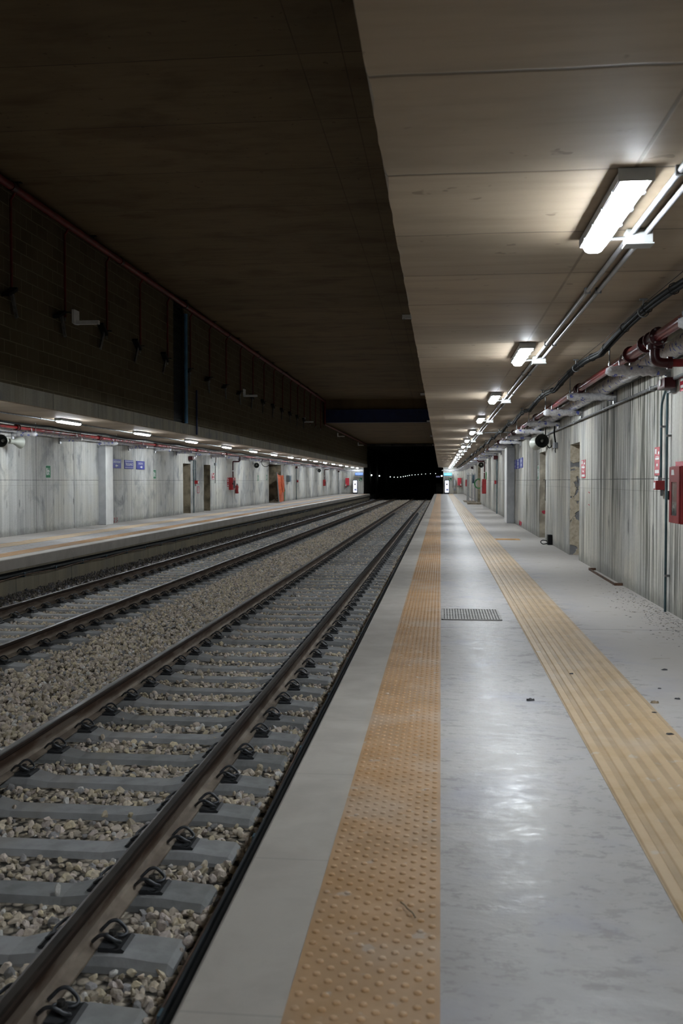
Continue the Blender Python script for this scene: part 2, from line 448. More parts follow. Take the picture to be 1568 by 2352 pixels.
M['green_sign'] = plain('green_sign_print', (.0, .17, .06), .35, 0, .06, 6, .25)
M['red_sign'] = plain('red_sign_print', (.46, .035, .055), .25, 0, .08, 9)
M['grey_print'] = plain('grey_print', (.25, .28, .30), .5)
M['red_paint'] = plain('red_marker_paint', (.42, .035, .06), .7, 0, .2, 30)
M['horn'] = plain('grey_green_horn_enamel', (.35, .365, .32), .38, 0, .06, 7)
M['horn_in'] = plain('dark_horn_mouth', (.045, .05, .046), .5, 0, .1, 7)
M['black'] = plain('black_plastic', (.008, .008, .009), .5, 0, .2, 9, .2)
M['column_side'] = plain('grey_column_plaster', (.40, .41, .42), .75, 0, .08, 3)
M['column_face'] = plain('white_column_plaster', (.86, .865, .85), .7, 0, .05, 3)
M['navy'] = plain('navy_blue_steel_paint', (.012, .025, .10), .5, .1, .12, 3)
M['bracket_steel'] = plain('pale_galvanised_bracket', (.86, .89, .93), .35, 0, .04, 9)
M['blue_pipe'] = plain('light_blue_downpipe', (.10, .27, .48), .4, 0, .12, 3)
M['rusty_frame'] = plain('rusty_brown_angle', (.115, .062, .038), .7, .3, .3, 9)
M['wood'] = plain('weathered_plank', (.25, .205, .15), .85, 0, .25, 6)
M['orange_net'] = plain('orange_barrier_net', (.72, .12, .025), .6, 0, .15, 9)
M['green_plastic'] = plain('green_plastic', (.07, .27, .10), .5, 0, .15, 9)
M['grate'] = plain('cast_iron_grate', (.34, .325, .31), .6, .2, .15, 12)
M['grate_dark'] = plain('grate_pit', (.10, .095, .09), .9)
M['leaf_bit'] = plain('black_rubber_scrap', (.016, .017, .022), .6, 0, .3, 40)
M['dry_leaf'] = plain('dry_leaf', (.25, .19, .12), .8, 0, .3, 40)
def wrap_mat():
    t = NT('printed_bubble_wrap'); p = t.pos(); gp = t.t.nodes.new('ShaderNodeNewGeometry')
    n = t.noise(gp.outputs['Position'], 34, 3, .6)
    v = t.n('ShaderNodeTexVoronoi', feature='F1'); t.link(gp.outputs['Position'], v.inputs['Vector']); v.inputs['Scale'].default_value = 9.5
    mk = t.math('MULTIPLY', t.ramp(v.outputs['Distance'], .30, .36, 1, 0), t.ramp(t.noise(gp.outputs['Position'], 48, 2), .45, .50))
    col = t.mix(t.ramp(n, .35, .7), (.62, .62, .63), (.45, .45, .47))
    col = t.mix(t.math('MULTIPLY', mk, .95), col, (.05, .08, .42))
    t.bump(t.noise(gp.outputs['Position'], 26, 4, .6, .8), .75, .012)
    return t.fin(col, .26, spec=.7)
M['wrap'] = wrap_mat()
def emis(name, col, strength):
    t = NT(name); t.b.inputs['Emission Color'].default_value = (*col, 1); t.b.inputs['Emission Strength'].default_value = strength
    return t.fin(tuple(c * .45 for c in col), .5)
LAMP = 122.0
M['diffuser'] = emis('lit_lamp_diffuser', (.885, .955, 1.0), LAMP)
M['tunnel_lamp'] = emis('lit_tunnel_lamp', (.86, 1.0, .95), 9.0)
M['screen'] = emis('lit_panel', (.80, .86, 1.0), 1.4)
M['sign_lit'] = emis('lit_blue_sign', (.08, .50, .75), .75)
M['sign_lit2'] = emis('lit_deep_blue_sign', (.03, .14, .55), .45)
M['screen_grey'] = emis('lit_panel_grey', (.25, .27, .45), .6)
M['sign_text'] = emis('lit_sign_text', (.8, .9, 1.0), .9)
M['lamp_body'] = plain('grey_lamp_body', (.40, .42, .43), .45, 0, .05, 8)
def glass():
    t = NT('cabinet_window_glass'); t.b.inputs['Transmission Weight'].default_value = .85
    t.b.inputs['Alpha'].default_value = 1
    return t.fin((.75, .78, .76), .06)
M['glass'] = glass()

# ------------------------------------------------------------------ dimensions (metres; platform top is z = 0, camera over x = 0, y = 0)
XC = -4.1425                      # the station is symmetric about this line
mir = lambda x: 2 * XC - x
YB, YE = -7.0, 103.0              # back of what the photo can see, end of the platforms
WR, WL = 2.40, mir(2.40)          # platform walls
ER, EL = -.685, mir(-.685)        # platform edges
SR, SL = -.275, mir(-.275)        # edges of the low ceilings
ZC, ZH, ZH2 = 2.85, 6.95, 5.40    # low ceiling, high ceiling, lowered ceiling at the far end
YD = 65.2                         # where the high ceiling drops

# tunnel centre line beyond the station
TL = [(853, 1091.5), (871, 1093), (896, 1095.3), (905, 1096), (913, 1096), (920, 1095.6), (926, 1094.6), (931, 1093.8), (935.5, 1092.8), (940, 1091.8),
      (946, 1091), (953, 1090.5), (960, 1090), (968, 1089.3), (977, 1088.6), (988, 1088.2), (1000, 1088)]
def far_points():
    th = math.atan(228 / 2195 * math.cos(math.atan(71 / 2195))); ph = math.atan(71 / 2195)
    f = Vector((-math.sin(th) * math.cos(ph), math.cos(th) * math.cos(ph), -math.sin(ph))); r = Vector((math.cos(th), math.sin(th), 0)); u = r.cross(f)
    out = []
    for i, (px, py) in enumerate(TL):
        y = 118 + 13 * i if i < 2 else 154 + 11.4 * (i - 2)
        d = f + r * ((px - 784) / 2195) - u * ((py - 1176) / 2195)
        k = y / d.y
        out.append((d.x * k, y, 1.38 + d.z * k))
    return out
LIGHTS = far_points()
def tunnel_shift(y):
    """sideways and upward drift of the tunnel at y"""
    if y <= 180: return 0.0, 0.0
    pts = [(180, 0, 0)] + [(q[1], q[0] - LIGHTS[0][0], max(0, q[2] - 2.1)) for q in LIGHTS if q[1] > 190]
    for a, b in zip(pts, pts[1:]):
        if y <= b[0]:
            t = (y - a[0]) / (b[0] - a[0]); return a[1] + (b[1] - a[1]) * t, a[2] + (b[2] - a[2]) * t
    a, b = pts[-2:]
    t = (y - b[0]) / (b[0] - a[0])
    return b[1] + (b[1] - a[1]) * t, b[2] + (b[2] - a[2]) * t
TY = [YE + .02] + [110 + 10 * i for i in range(24)]

# ------------------------------------------------------------------ the setting
def wall_with_holes(name, x_face, x_back, holes, mat, z1=ZC, y0=YB, y1=YE):
    mb = MB(); y = y0
    for a, b, h in holes:
        mb.box(min(x_face, x_back), max(x_face, x_back), y, a, -.02, z1)
        mb.box(min(x_face, x_back), max(x_face, x_back), a, b, h, z1)
        y = b
    mb.box(min(x_face, x_back), max(x_face, x_back), y, y1, -.02, z1)
    return struct(mb.build(name, mat))
HR = [(16.98, 18.27, 2.06), (22.43, 23.78, 2.07), (58.9, 63.4, 2.46)]
HL = [(38.98, 40.2, 2.12), (42.5, 43.72, 2.13), (58.95, 63.6, 2.46)]
wall_with_holes('wall_right', WR, WR + .55, HR, M['wall_right'])
wall_with_holes('wall_left', WL, WL - .55, HL, M['wall_left'])
def linings(name, holes, x_face, sgn, mats):
    for i, (a, b, h) in enumerate(holes):
        mb = MB(); xs = sorted((x_face + sgn * .012, x_face + sgn * 1.5))
        mb.box(*xs, b - .012, b + .03, 0.0, h + .01)          # the far cheek of the opening, seen from the camera
        mb.box(*xs, a - .03, a + .006, 0.0, h + .01)
        xb = sorted((x_face + sgn * 1.5, x_face + sgn * 1.55))
        mb.box(*xb, a - .03, b + .03, 0, h + .2)
        mb.box(*sorted((x_face + sgn * .56, x_face + sgn * 1.5)), a, b, h, h + .06)
        struct(mb.build('trim_%s_%d' % (name, i + 1), mats[i]))
M['jamb_cream'] = plain('cream_bare_plaster', (.42, .375, .30), .9, 0, .25, 3.5, .2, .3)
linings('doorway_right', HR, WR, 1, [M['jamb'], M['jamb_cream'], M['jamb_brown']])
linings('doorway_left', HL, WL, -1, [M['jamb_brown'], M['jamb_brown'], M['jamb_brown']])
# platforms
def slab(name, x0, x1, mat): return struct(MB().box(x0, x1, YB, YE, -.35, 0).build(name, mat))
slab('floor_right', -.40, WR + 2.0, M['floor'])
slab('floor_left', WL - 2.0, mir(-.40), M['floor_left'])
def coping_edge(name, x0, x1):
    pr = [(x0, -.20), (x1, -.20), (x1, -.012), (x1 - .012 if x1 > x0 else x1 + .012, 0), (x0, 0)]
    return struct(MB().prism(pr, 'y', YB, YE).build(name, M['coping']))
coping_edge('trim_edge_right', -.40, ER); coping_edge('trim_edge_left', mir(-.40), EL)
def face(name, xe, s):
    mb = MB()
    xs = sorted((xe + s * .004, xe + s * .40)); mb.box(*xs, YB, YE, -.36, -.02)
    xs = sorted((xe + s * .05, xe + s * .40)); mb.box(*xs, YB, YE, -1.0, -.36)
    return struct(mb.build(name, M['platform_face']))
face('wall_platform_right', ER, 1); face('wall_platform_left', EL, -1)
# low ceilings with a slightly ragged edge, edge beams, upper walls, high ceiling
def soffit(name, xe, xw):
    s = 1 if xw > xe else -1
    mb = MB(); ys = list(np.arange(YB, 40, .16)) + list(np.arange(40, YE + .5, 1.5)); ys[-1] = YE
    e = [xe + s * (random.random() ** 3) * .018 for _ in ys]
    for i in range(len(ys) - 1):
        a, b = ys[i], ys[i + 1]
        mb.quad((e[i], a, ZC), (xw, a, ZC), (xw, b, ZC), (e[i + 1], b, ZC))
        mb.quad((e[i], a, ZC), (e[i + 1], b, ZC), (xe + s * .0, b, ZC + .02), (xe + s * .0, a, ZC + .02))
    mb.box(*sorted((xe + s * .03, xw + s * .6)), YB, YE, ZC + .012, ZC + .20)
    return struct(mb.build(name, M['ceiling_low']))
soffit('ceiling_right', SR, WR + .55); soffit('ceiling_left', SL, WL - .55)
for nm, xe, s in (('right', SR, 1), ('left', SL, -1)):
    xs = sorted((xe, xe + s * .4))
    struct(MB().box(*xs, YB, YE + 1.5, ZC + .02, ZC + .34).build('trim_beam_' + nm, M['beam']))
    if nm == 'left':
        mb = MB()                       # masonry with the tall slot for the louvre left open
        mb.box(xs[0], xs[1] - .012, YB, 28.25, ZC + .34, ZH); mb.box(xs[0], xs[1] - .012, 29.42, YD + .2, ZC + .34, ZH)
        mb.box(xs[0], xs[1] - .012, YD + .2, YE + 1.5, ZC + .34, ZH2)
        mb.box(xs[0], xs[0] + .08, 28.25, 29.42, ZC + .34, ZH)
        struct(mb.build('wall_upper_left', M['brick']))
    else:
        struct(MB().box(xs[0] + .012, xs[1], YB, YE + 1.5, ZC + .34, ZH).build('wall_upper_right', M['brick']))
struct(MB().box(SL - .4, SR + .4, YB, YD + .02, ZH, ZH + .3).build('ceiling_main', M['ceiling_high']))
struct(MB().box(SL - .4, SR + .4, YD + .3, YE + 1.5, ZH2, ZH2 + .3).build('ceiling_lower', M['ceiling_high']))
struct(MB().box(SL, SR, YD, YD + .3, ZH2 + .86, ZH).build('trim_crossbeam', M['ceiling_high']))
mb = MB(); mb.box(SL, SR, YD - .06, YD + .3, ZH2, ZH2 + .80); mb.box(SL, SR, YD - .12, YD + .3, ZH2 - .03, ZH2); mb.box(SL, SR, YD - .12, YD + .3, ZH2 + .80, ZH2 + .86)
tag(mb.build('steel_girder', M['navy']), 'long navy blue steel girder spanning the tracks under the dark ceiling', 'girder')
# end walls
struct(MB().box(.26, WR + .5, YE, YE + .4, -.6, ZC + .4).build('wall_end_right', M['wall_end']))
struct(MB().box(WL - .5, -8.30, YE, YE + .4, -.6, ZC + .4).build('wall_end_left', M['wall_end']))
# track bed and tunnel
mb = MB()
mb.box(EL - .2, ER + .2, YB, YE, -1.2, -.80)
struct(mb.build('floor_track_bed', M['bed']))
def ribbon(name, f, mat, ys=TY):
    """f(y) gives the two corner points of a strip at y (before the tunnel's own curve)"""
    mb = MB(); vs = []
    for y in ys:
        dx, dz = tunnel_shift(y)
        for p in f: vs.append((p[0] + dx, y, p[1] + dz))
    n = len(f)
    fs = [(i * n + j, i * n + j + 1, (i + 1) * n + j + 1, (i + 1) * n + j) for i in range(len(ys) - 1) for j in range(n - 1)]
    mb.add(vs, fs)
    return struct(mb.build(name, mat, recalc=False))
ribbon('floor_tunnel', [(-8.8, -.80), (1.6, -.80)], M['dark_concrete'])
ribbon('wall_tunnel_left', [(-7.9, -.80), (-7.9, -.25), (-8.62, -.25), (-8.62, 5.2)], M['dark_concrete'])
ribbon('wall_tunnel_right', [(1.6, -.80), (1.6, 5.4)], M['dark_concrete'])
ribbon('ceiling_tunnel', [(-8.8, 5.4), (1.6, 5.4)], M['dark_concrete'])
dx, dz = tunnel_shift(TY[-1])
struct(MB().box(-9 + dx, 3 + dx, TY[-1], TY[-1] + .3, -2, 8 + dz).build('wall_tunnel_end', M['dark_concrete']))
struct(MB().box(SL - .4, SR + .8, YE + 1.5, YE + 1.8, ZH2 - .2, ZH + .3).build('wall_tunnel_head', M['dark_concrete']))
# columns
def column(name, x0, x1, y0, y1):
    o = MB().box(x0, x1, y0, y1, 0, 2.485).build(name, M['column_side'], bevel=.012)
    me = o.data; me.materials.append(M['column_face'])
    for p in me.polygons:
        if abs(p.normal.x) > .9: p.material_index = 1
    return struct(o)
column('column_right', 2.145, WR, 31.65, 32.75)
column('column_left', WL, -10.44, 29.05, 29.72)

# ------------------------------------------------------------------ tactile paving, grates, floor strips
def stud_strip(name, x0, x1, label):
    mb = MB(); mb.box(x0, x1, YB, YE, .0005, .004)
    w = (x1 - x0 - .05) / 10
    near, far = (2.0, 26.0) if x0 > -2 else (14.0, 40.0)
    y, row = near, 0
    while y < far:
        hi = y < 9
        for c in range(11):
            if (c + row) % 2: continue
            cx, cy = x0 + .025 + c * w, y; n = 8 if hi else 5
            rr = ((.0125, .004), (.0105, .0075), (.0055, .009)) if hi else ((.012, .004), (.007, .009))
            vs = [(cx + r * math.cos(2 * PI * j / n), cy + r * math.sin(2 * PI * j / n), z) for r, z in rr for j in range(n)]
            k = len(rr)
            fs = [(i * n + j, i * n + (j + 1) % n, (i + 1) * n + (j + 1) % n, (i + 1) * n + j) for i in range(k - 1) for j in range(n)] + [tuple(range((k - 1) * n, k * n))]
            mb.add(vs, fs, 0, hi)
        y += .0355; row += 1
    # further on the studs of each column run together
    for c in range(0, 11):
        cx = x0 + .025 + c * w
        mb.prism([(cx - .010, .004), (cx + .010, .004), (cx + .005, .008), (cx - .005, .008)], 'y', far, YE, cap=False)
    return tag(mb.build(name, M['tactile'], recalc=False), label, 'tactile paving', kind=None)
stud_strip('tactile_paving', -.40, .003, 'orange studded warning strip beside the pale edge of the near platform')
stud_strip('tactile_paving', mir(.003), mir(-.40), 'orange studded warning strip along the edge of the opposite platform')
def bar_strip(x0, x1, label):
    mb = MB(); mb.box(x0, x1, YB, YE, .0005, .0035); n = 7; w = (x1 - x0) / n
    for i in range(n):
        a = x0 + i * w
        mb.prism([(a + .006, .0035), (a + w - .020, .0035), (a + w - .027, .0085), (a + .013, .0085)], 'y', YB, YE)
    return tag(mb.build('tactile_paving', M['tactile2'], recalc=False), label, 'tactile paving')
bar_strip(.756, 1.290, 'wide ochre guide strip of long ribs running down the near platform')
bar_strip(mir(1.290), mir(.756), 'wide ochre guide strip running down the opposite platform')
mb = MB(); mb.box(1.292, 1.86, 22.62, 23.10, .0005, .005)
for i in range(6): mb.box(1.295, 1.855, 22.64 + i * .078, 22.68 + i * .078, .005, .009)
tag(mb.build('tactile_branch', M['tactile_thin']), 'short orange strip branching off the ribbed guide strip towards the right wall', 'tactile paving')
def grate(x0, x1, y0, y1, label):
    t = thing('drain_or_shadow_grate', label, 'drain', ((x0 + x1) / 2, (y0 + y1) / 2, 0))
    w, d = (x1 - x0) / 2, (y1 - y0) / 2
    MB().box(-w, w, -d, d, .0005, .002).build('pit', M['grate_dark'], t)
    mb = MB()
    for a in ((-w, w, -d, -d + .02), (-w, w, d - .02, d), (-w, -w + .015, -d, d), (w - .015, w, -d, d)): mb.box(*a, .002, .008)
    n = 21
    for i in range(n):
        c = -w + (i + .5) * 2 * w / n
        mb.box(c - .0095, c + .0095, -d + .02, d - .02, .002, .0075)
    mb.box(-w, w, -.008, .008, .002, .0068)
    mb.build('bars', M['grate'], t)
grate(.012, .610, 9.52, 10.32, 'grey slotted drain grate in the floor between the two orange strips')
grate(mir(2.30), mir(1.75), 26.9, 28.0, 'dark slatted panel standing in for a shadow on the opposite floor by the column')  # no drain: a dark grating stands in for the shadow patch here

# ------------------------------------------------------------------ rails, sleepers, ballast
TR, TLX = -2.358, mir(-2.358)      # track centres
RAIL = [(-.075, 0), (.075, 0), (.075, .0115), (.028, .026), (.0105, .046), (.0085, .085), (.0105, .120), (.026, .131), (.0355, .138), (.0365, .160), (.031, .170), (.018, .1725),
        (-.018, .1725), (-.031, .170), (-.0365, .160), (-.0355, .138), (-.026, .131), (-.0105, .120), (-.0085, .085), (-.0105, .046), (-.028, .026), (-.075, .0115)]
ZR = -.727
def rail(xc, label):
    mb = MB(); n = len(RAIL); ys = [1.0, 20, 60, 95] + TY[1:14]
    vs = []
    for y in ys:
        dx, dz = tunnel_shift(y)
        vs += [(xc + u + dx, y, ZR + w + dz) for u, w in RAIL]
    for i in range(len(ys) - 1):
        for j in range(n):
            k = (j + 1) % n
            mb.add([], [], 0)
            mb.f.append((i * n + j, i * n + k, (i + 1) * n + k, (i + 1) * n + j)); mb.m.append(1 if j in (10, 11, 12) else 0); mb.s.append(False)
    mb.v = vs
    mb.f.append(tuple(range(n))); mb.m.append(0); mb.s.append(False)
    return tag(mb.build('rail', [M['rail'], M['rail_top']]), label, 'rail', None)
G = .7535
rail(TR + G, 'rusty brown rail nearest the near platform, running through the clips of every sleeper')
rail(TR - G, 'rusty brown rail second from the near platform, its head gleaming, pebbles on its far side')
rail(TLX + G, 'rusty brown rail third from the near platform, on the inner side of the far track')
rail(TLX - G, 'rusty brown rail nearest the opposite platform, beyond the far row of sleepers')

def sleeper_mesh():
    mb = MB()
    half = [(0, -.765, .105), (.42, -.765, .108), (.56, -.737, .132), (.92, -.735, .135), (.965, -.735, .135), (1.10, -.748, .138), (1.165, -.752, .138), (1.19, -.775, .134)]
    secs = [(-x, z, w) for x, z, w in half[:0:-1]] + half
    vs = []
    for x, z, w in secs:
        vs += [(x, -w - .03, -.95), (x, -w, z - .035), (x, -w + .022, z), (x, w - .022, z), (x, w, z - .035), (x, w + .03, -.95)]
    fs = []
    for i in range(len(secs) - 1):
        for j in range(6):
            fs.append((i * 6 + j, i * 6 + (j + 1) % 6, (i + 1) * 6 + (j + 1) % 6, (i + 1) * 6 + j))
    fs += [tuple(range(6)), tuple(range(len(vs) - 6, len(vs)))]
    mb.add(vs, fs)
    return mb
def clip_parts():
    """spring clamp in a frame with x pointing away from the rail foot's edge"""
    half = [(.012, 0, .040), (.020, .014, .038), (.058, .022, .030), (.088, .030, .030), (.098, .048, .036), (.080, .066, .052), (.044, .074, .076), (.012, .070, .072), (-.014, .058, .050), (-.030, .050, .034)]
    pts = [(x, -y, z) for x, y, z in half[:0:-1]] + half
    wire = MB().tube(smooth_path(pts, 4), .0084, 6)
    wire.prism([(.004, 0), (.120, 0), (.128, .010), (.112, .020), (.085, .012), (.04, .018), (.004, .020)], 'y', -.078, .078, 1)
    scr = MB().cyl((.045, 0, .034), (.045, 0, .044), .026, 12, 0).cyl((.045, 0, .044), (.045, 0, .066), .017, 6, 0, False).cyl((.045, 0, .01), (.045, 0, .036), .011, 8)
    return wire, scr
WIRE, SCR = clip_parts()
def first_sleeper(x, y, label, group):
    t = thing('sleeper', label, 'sleeper', (x, y, 0), None, group)
    sleeper_mesh().build('concrete_beam', M['sleeper'], t)
    me = sc = None
    for xr in (-G, G):
        for s in (-1, 1):
            loc = (xr + s * .075, 0, ZR - .008); rot = (0, 0, 0 if s > 0 else PI)
            if me is None:
                c = WIRE.build('rail_clip', [M['clip'], M['plate']], t, loc, rot); d = SCR.build('screw', M['screw'], c)
                me, sc = c.data, d.data
            else:
                c = bpy.data.objects.new('rail_clip', me); COL.objects.link(c); c.parent = t; c.location = loc; c.rotation_euler = rot
                d = bpy.data.objects.new('screw', sc); COL.objects.link(d); d.parent = c
    return t
PH = {TR: 5.975, TLX: 11.17}
proto = first_sleeper(TR, PH[TR] - .6 * 5, 'concrete sleeper under the two rails of the track beside the near platform', 'sleepers of the near track')
rest = {}
for tx, lab, grp, n0, n1, near in ((TR, 'concrete sleeper under the two rails of the track beside the near platform', 'sleepers of the near track', -5, 139, 0),
                                   (TLX, 'concrete sleeper under the two rails of the track beside the opposite platform', 'sleepers of the far track', -1, 133, 0)):
    for k in range(n0, n1):
        y = PH[tx] + .6 * k
        if tx == TR and k == n0: continue
        c = proto.copy(); COL.objects.link(c); c.location = (tx, y + random.uniform(-.012, .012), 0); c['label'] = lab; c['group'] = grp
        c.rotation_euler = (0, 0, random.uniform(-.006, .006))
        for ch in proto.children:
            if ch.name.startswith('rail_clip') and y > 62: continue
            d = ch.copy(); COL.objects.link(d); d.parent = c
            if y < 16:
                for g in ch.children:
                    e = g.copy(); COL.objects.link(e); e.parent = d
mb = MB()
for tx, n0 in ((TR, 139), (TLX, 133)):
    k = n0
    while PH[tx] + .6 * k < YE + 6:
        s = sleeper_mesh(); y = PH[tx] + .6 * k
        mb.add([(a + tx, b + y, c) for a, b, c in s.v], s.f); k += 1
tag(mb.build('distant_sleepers', M['sleeper'], recalc=False), 'last concrete sleepers of both tracks at the dark end of the station', 'sleepers', kind='stuff')

def ballast():
    def ico(sub, seed):
        bm = bmesh.new(); bmesh.ops.create_icosphere(bm, subdivisions=sub, radius=1)
        v = np.array([q.co[:] for q in bm.verts]); f = np.array([[q.index for q in p.verts] for p in bm.faces]); bm.free()
        g = np.random.default_rng(seed)
        # cut the ball with random planes so that it has the flat faces of crushed rock
        for _ in range(10):
            d = g.normal(size=3); d /= np.linalg.norm(d); h = g.uniform(.42, .80)
            ex = v @ d - h; m = ex > 0; v[m] -= np.outer(ex[m] * .97, d)
        return v * g.uniform(.9, 1.05, size=v.shape), f
    kinds = {2: [ico(2, i) for i in range(12)], 1: [ico(1, 40 + i) for i in range(12)]}
    V, F, C = [], [], []; off = 0
    zones = [(3.2, 9.5, 500, 1.0, 2), (9.5, 22, 460, 1.0, 1), (22, 38, 300, 1.28, 1), (38, 60, 150, 1.75, 1), (60, 106, 60, 2.6, 1)]
    for y0, y1, dens, sc, lod in zones:
        n = int((y1 - y0) * (ER + .1 - (EL + .02)) * dens)
        X = rng.uniform(EL + .06, ER - .04, n); Y = rng.uniform(y0, y1, n)
        keep = np.ones(n, bool)
        # only what the frame can see
        keep &= X > -.50 * (Y + 1.0) - .4
        Z = np.full(n, -.752)
        Z += np.where(X < -7.05, np.clip((-7.05 - X) / .5, 0, 1) * .15, 0)
        for tx, ph in PH.items():
            dx = np.abs(X - tx); dy = np.abs((Y - ph + .3) % .6 - .3)
            on = (dx < 1.18) & (dy < .145)
            crib = dx < 1.26
            Z = np.where(crib, -.786 + np.where(dx > .5, .012, 0), Z)
            if tx == TR:
                hid = (X < TR - G - .08) & (X > TR - 1.26)
                on &= ~hid; Z = np.where(hid, -.742, Z)
            keep &= ~on | (rng.random(n) < .012)
            Z = np.where(on, -.742, Z)
            for s in (-1, 1):
                dr = np.abs(X - tx - s * G)
                keep &= dr > .082
                Z = np.where(dr < .16, np.minimum(Z, -.785), Z)
                keep &= ~((dr < .24) & (dy < .15))
        X, Y, Z = X[keep], Y[keep], Z[keep]; n = len(X)
        size = np.clip(rng.lognormal(math.log(.031), .25, n), .018, .052) * sc
        Z += rng.uniform(-.030, .006, n) * sc - .004
        print('stones', y0, n)
        which = rng.integers(0, 12, n)
        base = rng.uniform(.40, .78, n)
        hue = rng.random(n)
        col = np.stack([base * (1.0 + .06 * hue), base * (.87 + .05 * hue), base * (.64 + .18 * rng.random(n))], 1)
        wh = rng.random(n) < .05; col[wh] = np.array([.74, .72, .69]) * rng.uniform(.85, 1.1, (wh.sum(), 1))
        gr = rng.random(n) < .12; col[gr] = np.array([.36, .35, .35]) * rng.uniform(.7, 1.2, (gr.sum(), 1))
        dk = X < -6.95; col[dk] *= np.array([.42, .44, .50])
        for k in range(12):
            m = which == k
            if not m.any(): continue
            v, f = kinds[lod][k]; q = int(m.sum())
            e = rng.uniform(0, 2 * PI, (q, 3)); c, s = np.cos(e), np.sin(e)
            R = np.empty((q, 3, 3))
            R[:, 0, 0] = c[:, 1] * c[:, 2]; R[:, 0, 1] = c[:, 2] * s[:, 0] * s[:, 1] - c[:, 0] * s[:, 2]; R[:, 0, 2] = s[:, 0] * s[:, 2] + c[:, 0] * c[:, 2] * s[:, 1]
            R[:, 1, 0] = c[:, 1] * s[:, 2]; R[:, 1, 1] = c[:, 0] * c[:, 2] + s[:, 0] * s[:, 1] * s[:, 2]; R[:, 1, 2] = c[:, 0] * s[:, 1] * s[:, 2] - c[:, 2] * s[:, 0]
            R[:, 2, 0] = -s[:, 1]; R[:, 2, 1] = c[:, 1] * s[:, 0]; R[:, 2, 2] = c[:, 0] * c[:, 1]
            S = size[m][:, None] * np.stack([np.ones(q), rng.uniform(.62, 1.0, q), rng.uniform(.48, .85, q)], 1)
            P = (v[None] * S[:, None, :]) @ np.transpose(R, (0, 2, 1)) + np.stack([X[m], Y[m], Z[m]], 1)[:, None, :]
            nv = len(v)
            V.append(P.reshape(-1, 3)); F.append((f[None] + (np.arange(q) * nv)[:, None, None] + off).reshape(-1, 3))
            C.append(np.repeat(col[m], nv, 0)); off += q * nv
    V = np.concatenate(V).astype(np.float32); F = np.concatenate(F).astype(np.int32); C = np.concatenate(C).astype(np.float32)
    me = bpy.data.meshes.new('ballast')
    me.vertices.add(len(V)); me.vertices.foreach_set('co', V.ravel())
    me.loops.add(F.size); me.loops.foreach_set('vertex_index', F.ravel())
    me.polygons.add(len(F)); me.polygons.foreach_set('loop_start', np.arange(0, F.size, 3, dtype=np.int32))
    at = me.attributes.new('tint', 'FLOAT_COLOR', 'POINT')
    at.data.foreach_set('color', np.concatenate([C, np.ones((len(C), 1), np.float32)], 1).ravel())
    me.materials.append(M['stone']); me.update(calc_edges=True)
    me.polygons.foreach_set('use_smooth', np.zeros(len(F), bool))
    o = bpy.data.objects.new('ballast', me); COL.objects.link(o)
    return tag(o, 'bed of loose beige crushed stone between and around the sleepers', 'gravel', kind='stuff')
ballast()

# cable lines fixed along the platform faces
def side_cables(name, xe, s, label, y0, z=-.30):
    t = thing(name, label, 'cable duct', (xe, y0, z))
    mb = MB(); L = YE - y0
    mb.box(*sorted((s * .015, s * .125)), 0, L, -.012, 0.0)
    mb.box(*sorted((s * .115, s * .125)), 0, L, -.012, .035)
    mb.build('tray', M['dark_tray'], t)
    MB().tube([(s * .062, 0, .035), (s * .066, L * .3, .03), (s * .060, L * .6, .035), (s * .062, L, .035)], .040, 8).build('cable', M['black_cable'], t)
    MB().tube([(s * .150, y, -.02 + .012 * math.sin(y * 2.2)) for y in np.arange(0, min(L, 34), .4)], .008, 5).build('thin_cable', M['rusty_frame'], t)
    for i in range(30):
        y = .7 + 1.42 * i
        if y > L: break
        MB().box(*sorted((0, s * .135)), y - .022, y + .022, -.05, -.012).box(*sorted((s * .125, s * .137)), y - .022, y + .022, -.05, .03).build('bracket', M['blue_bracket'], t)
    return t
side_cables('cable_duct', ER, -1, 'black cable duct fixed just under the edge of the near platform', 2.0, -.215)
side_cables('cable_duct', EL, 1, 'black cable duct on blue brackets along the face of the opposite platform', 13.0)

# ------------------------------------------------------------------ ceiling lamps, junction boxes, conduits
LY = [5.30 + 5.68 * i for i in range(18)]
XLR, XLL = .907, -8.88
def make_lamp(x, y, label, group):
    t = thing('ceiling_lamp', label, 'lamp', (x, y, ZC), None, group)
    h = MB()
    pr = [(-.080, -.010), (.080, -.010), (.078, -.060), (-.078, -.060)]
    h.prism(pr, 'y', -.66, .66); h.box(-.02, .02, -.42, -.34, -.014, 0); h.box(-.02, .02, .34, .42, -.014, 0)
    h.build('housing', M['lamp_body'], t, bevel=.006)
    d = MB()
    pf = [(.060, -.060), (.059, -.070), (.048, -.090), (.028, -.100), (-.028, -.100), (-.048, -.090), (-.059, -.070), (-.060, -.060)]
    vs = []
    for yy, k in ((-.645, .82), (-.62, 1.0), (.62, 1.0), (.645, .82)):
        vs += [(u * (1 if k == 1 else .9), yy, -.060 + (w + .060) * k) for u, w in pf]
    fs = [(i * 8 + j, i * 8 + (j + 1) % 8, (i + 1) * 8 + (j + 1) % 8, (i + 1) * 8 + j) for i in range(3) for j in range(8)] + [tuple(range(8)), tuple(range(24, 32))]
    d.add(vs, fs); d.build('diffuser', M['diffuser'], t)
    for yy in (-.45, -.15, .15, .45):
        for s in (-1, 1): MB().box(s * .077 - .006, s * .077 + .006, yy - .018, yy + .018, -.066, -.044).build('latch', M['steel_dull'], t)
    return t
lampR = make_lamp(XLR, LY[0], 'first and nearest lit ceiling lamp over the near platform', 'ceiling lamps over the near platform')
for i in range(1, 18):
    copy_tree(lampR, (XLR, LY[i], ZC), ordinal(i) + ' lit ceiling lamp from the camera in the row over the near platform')
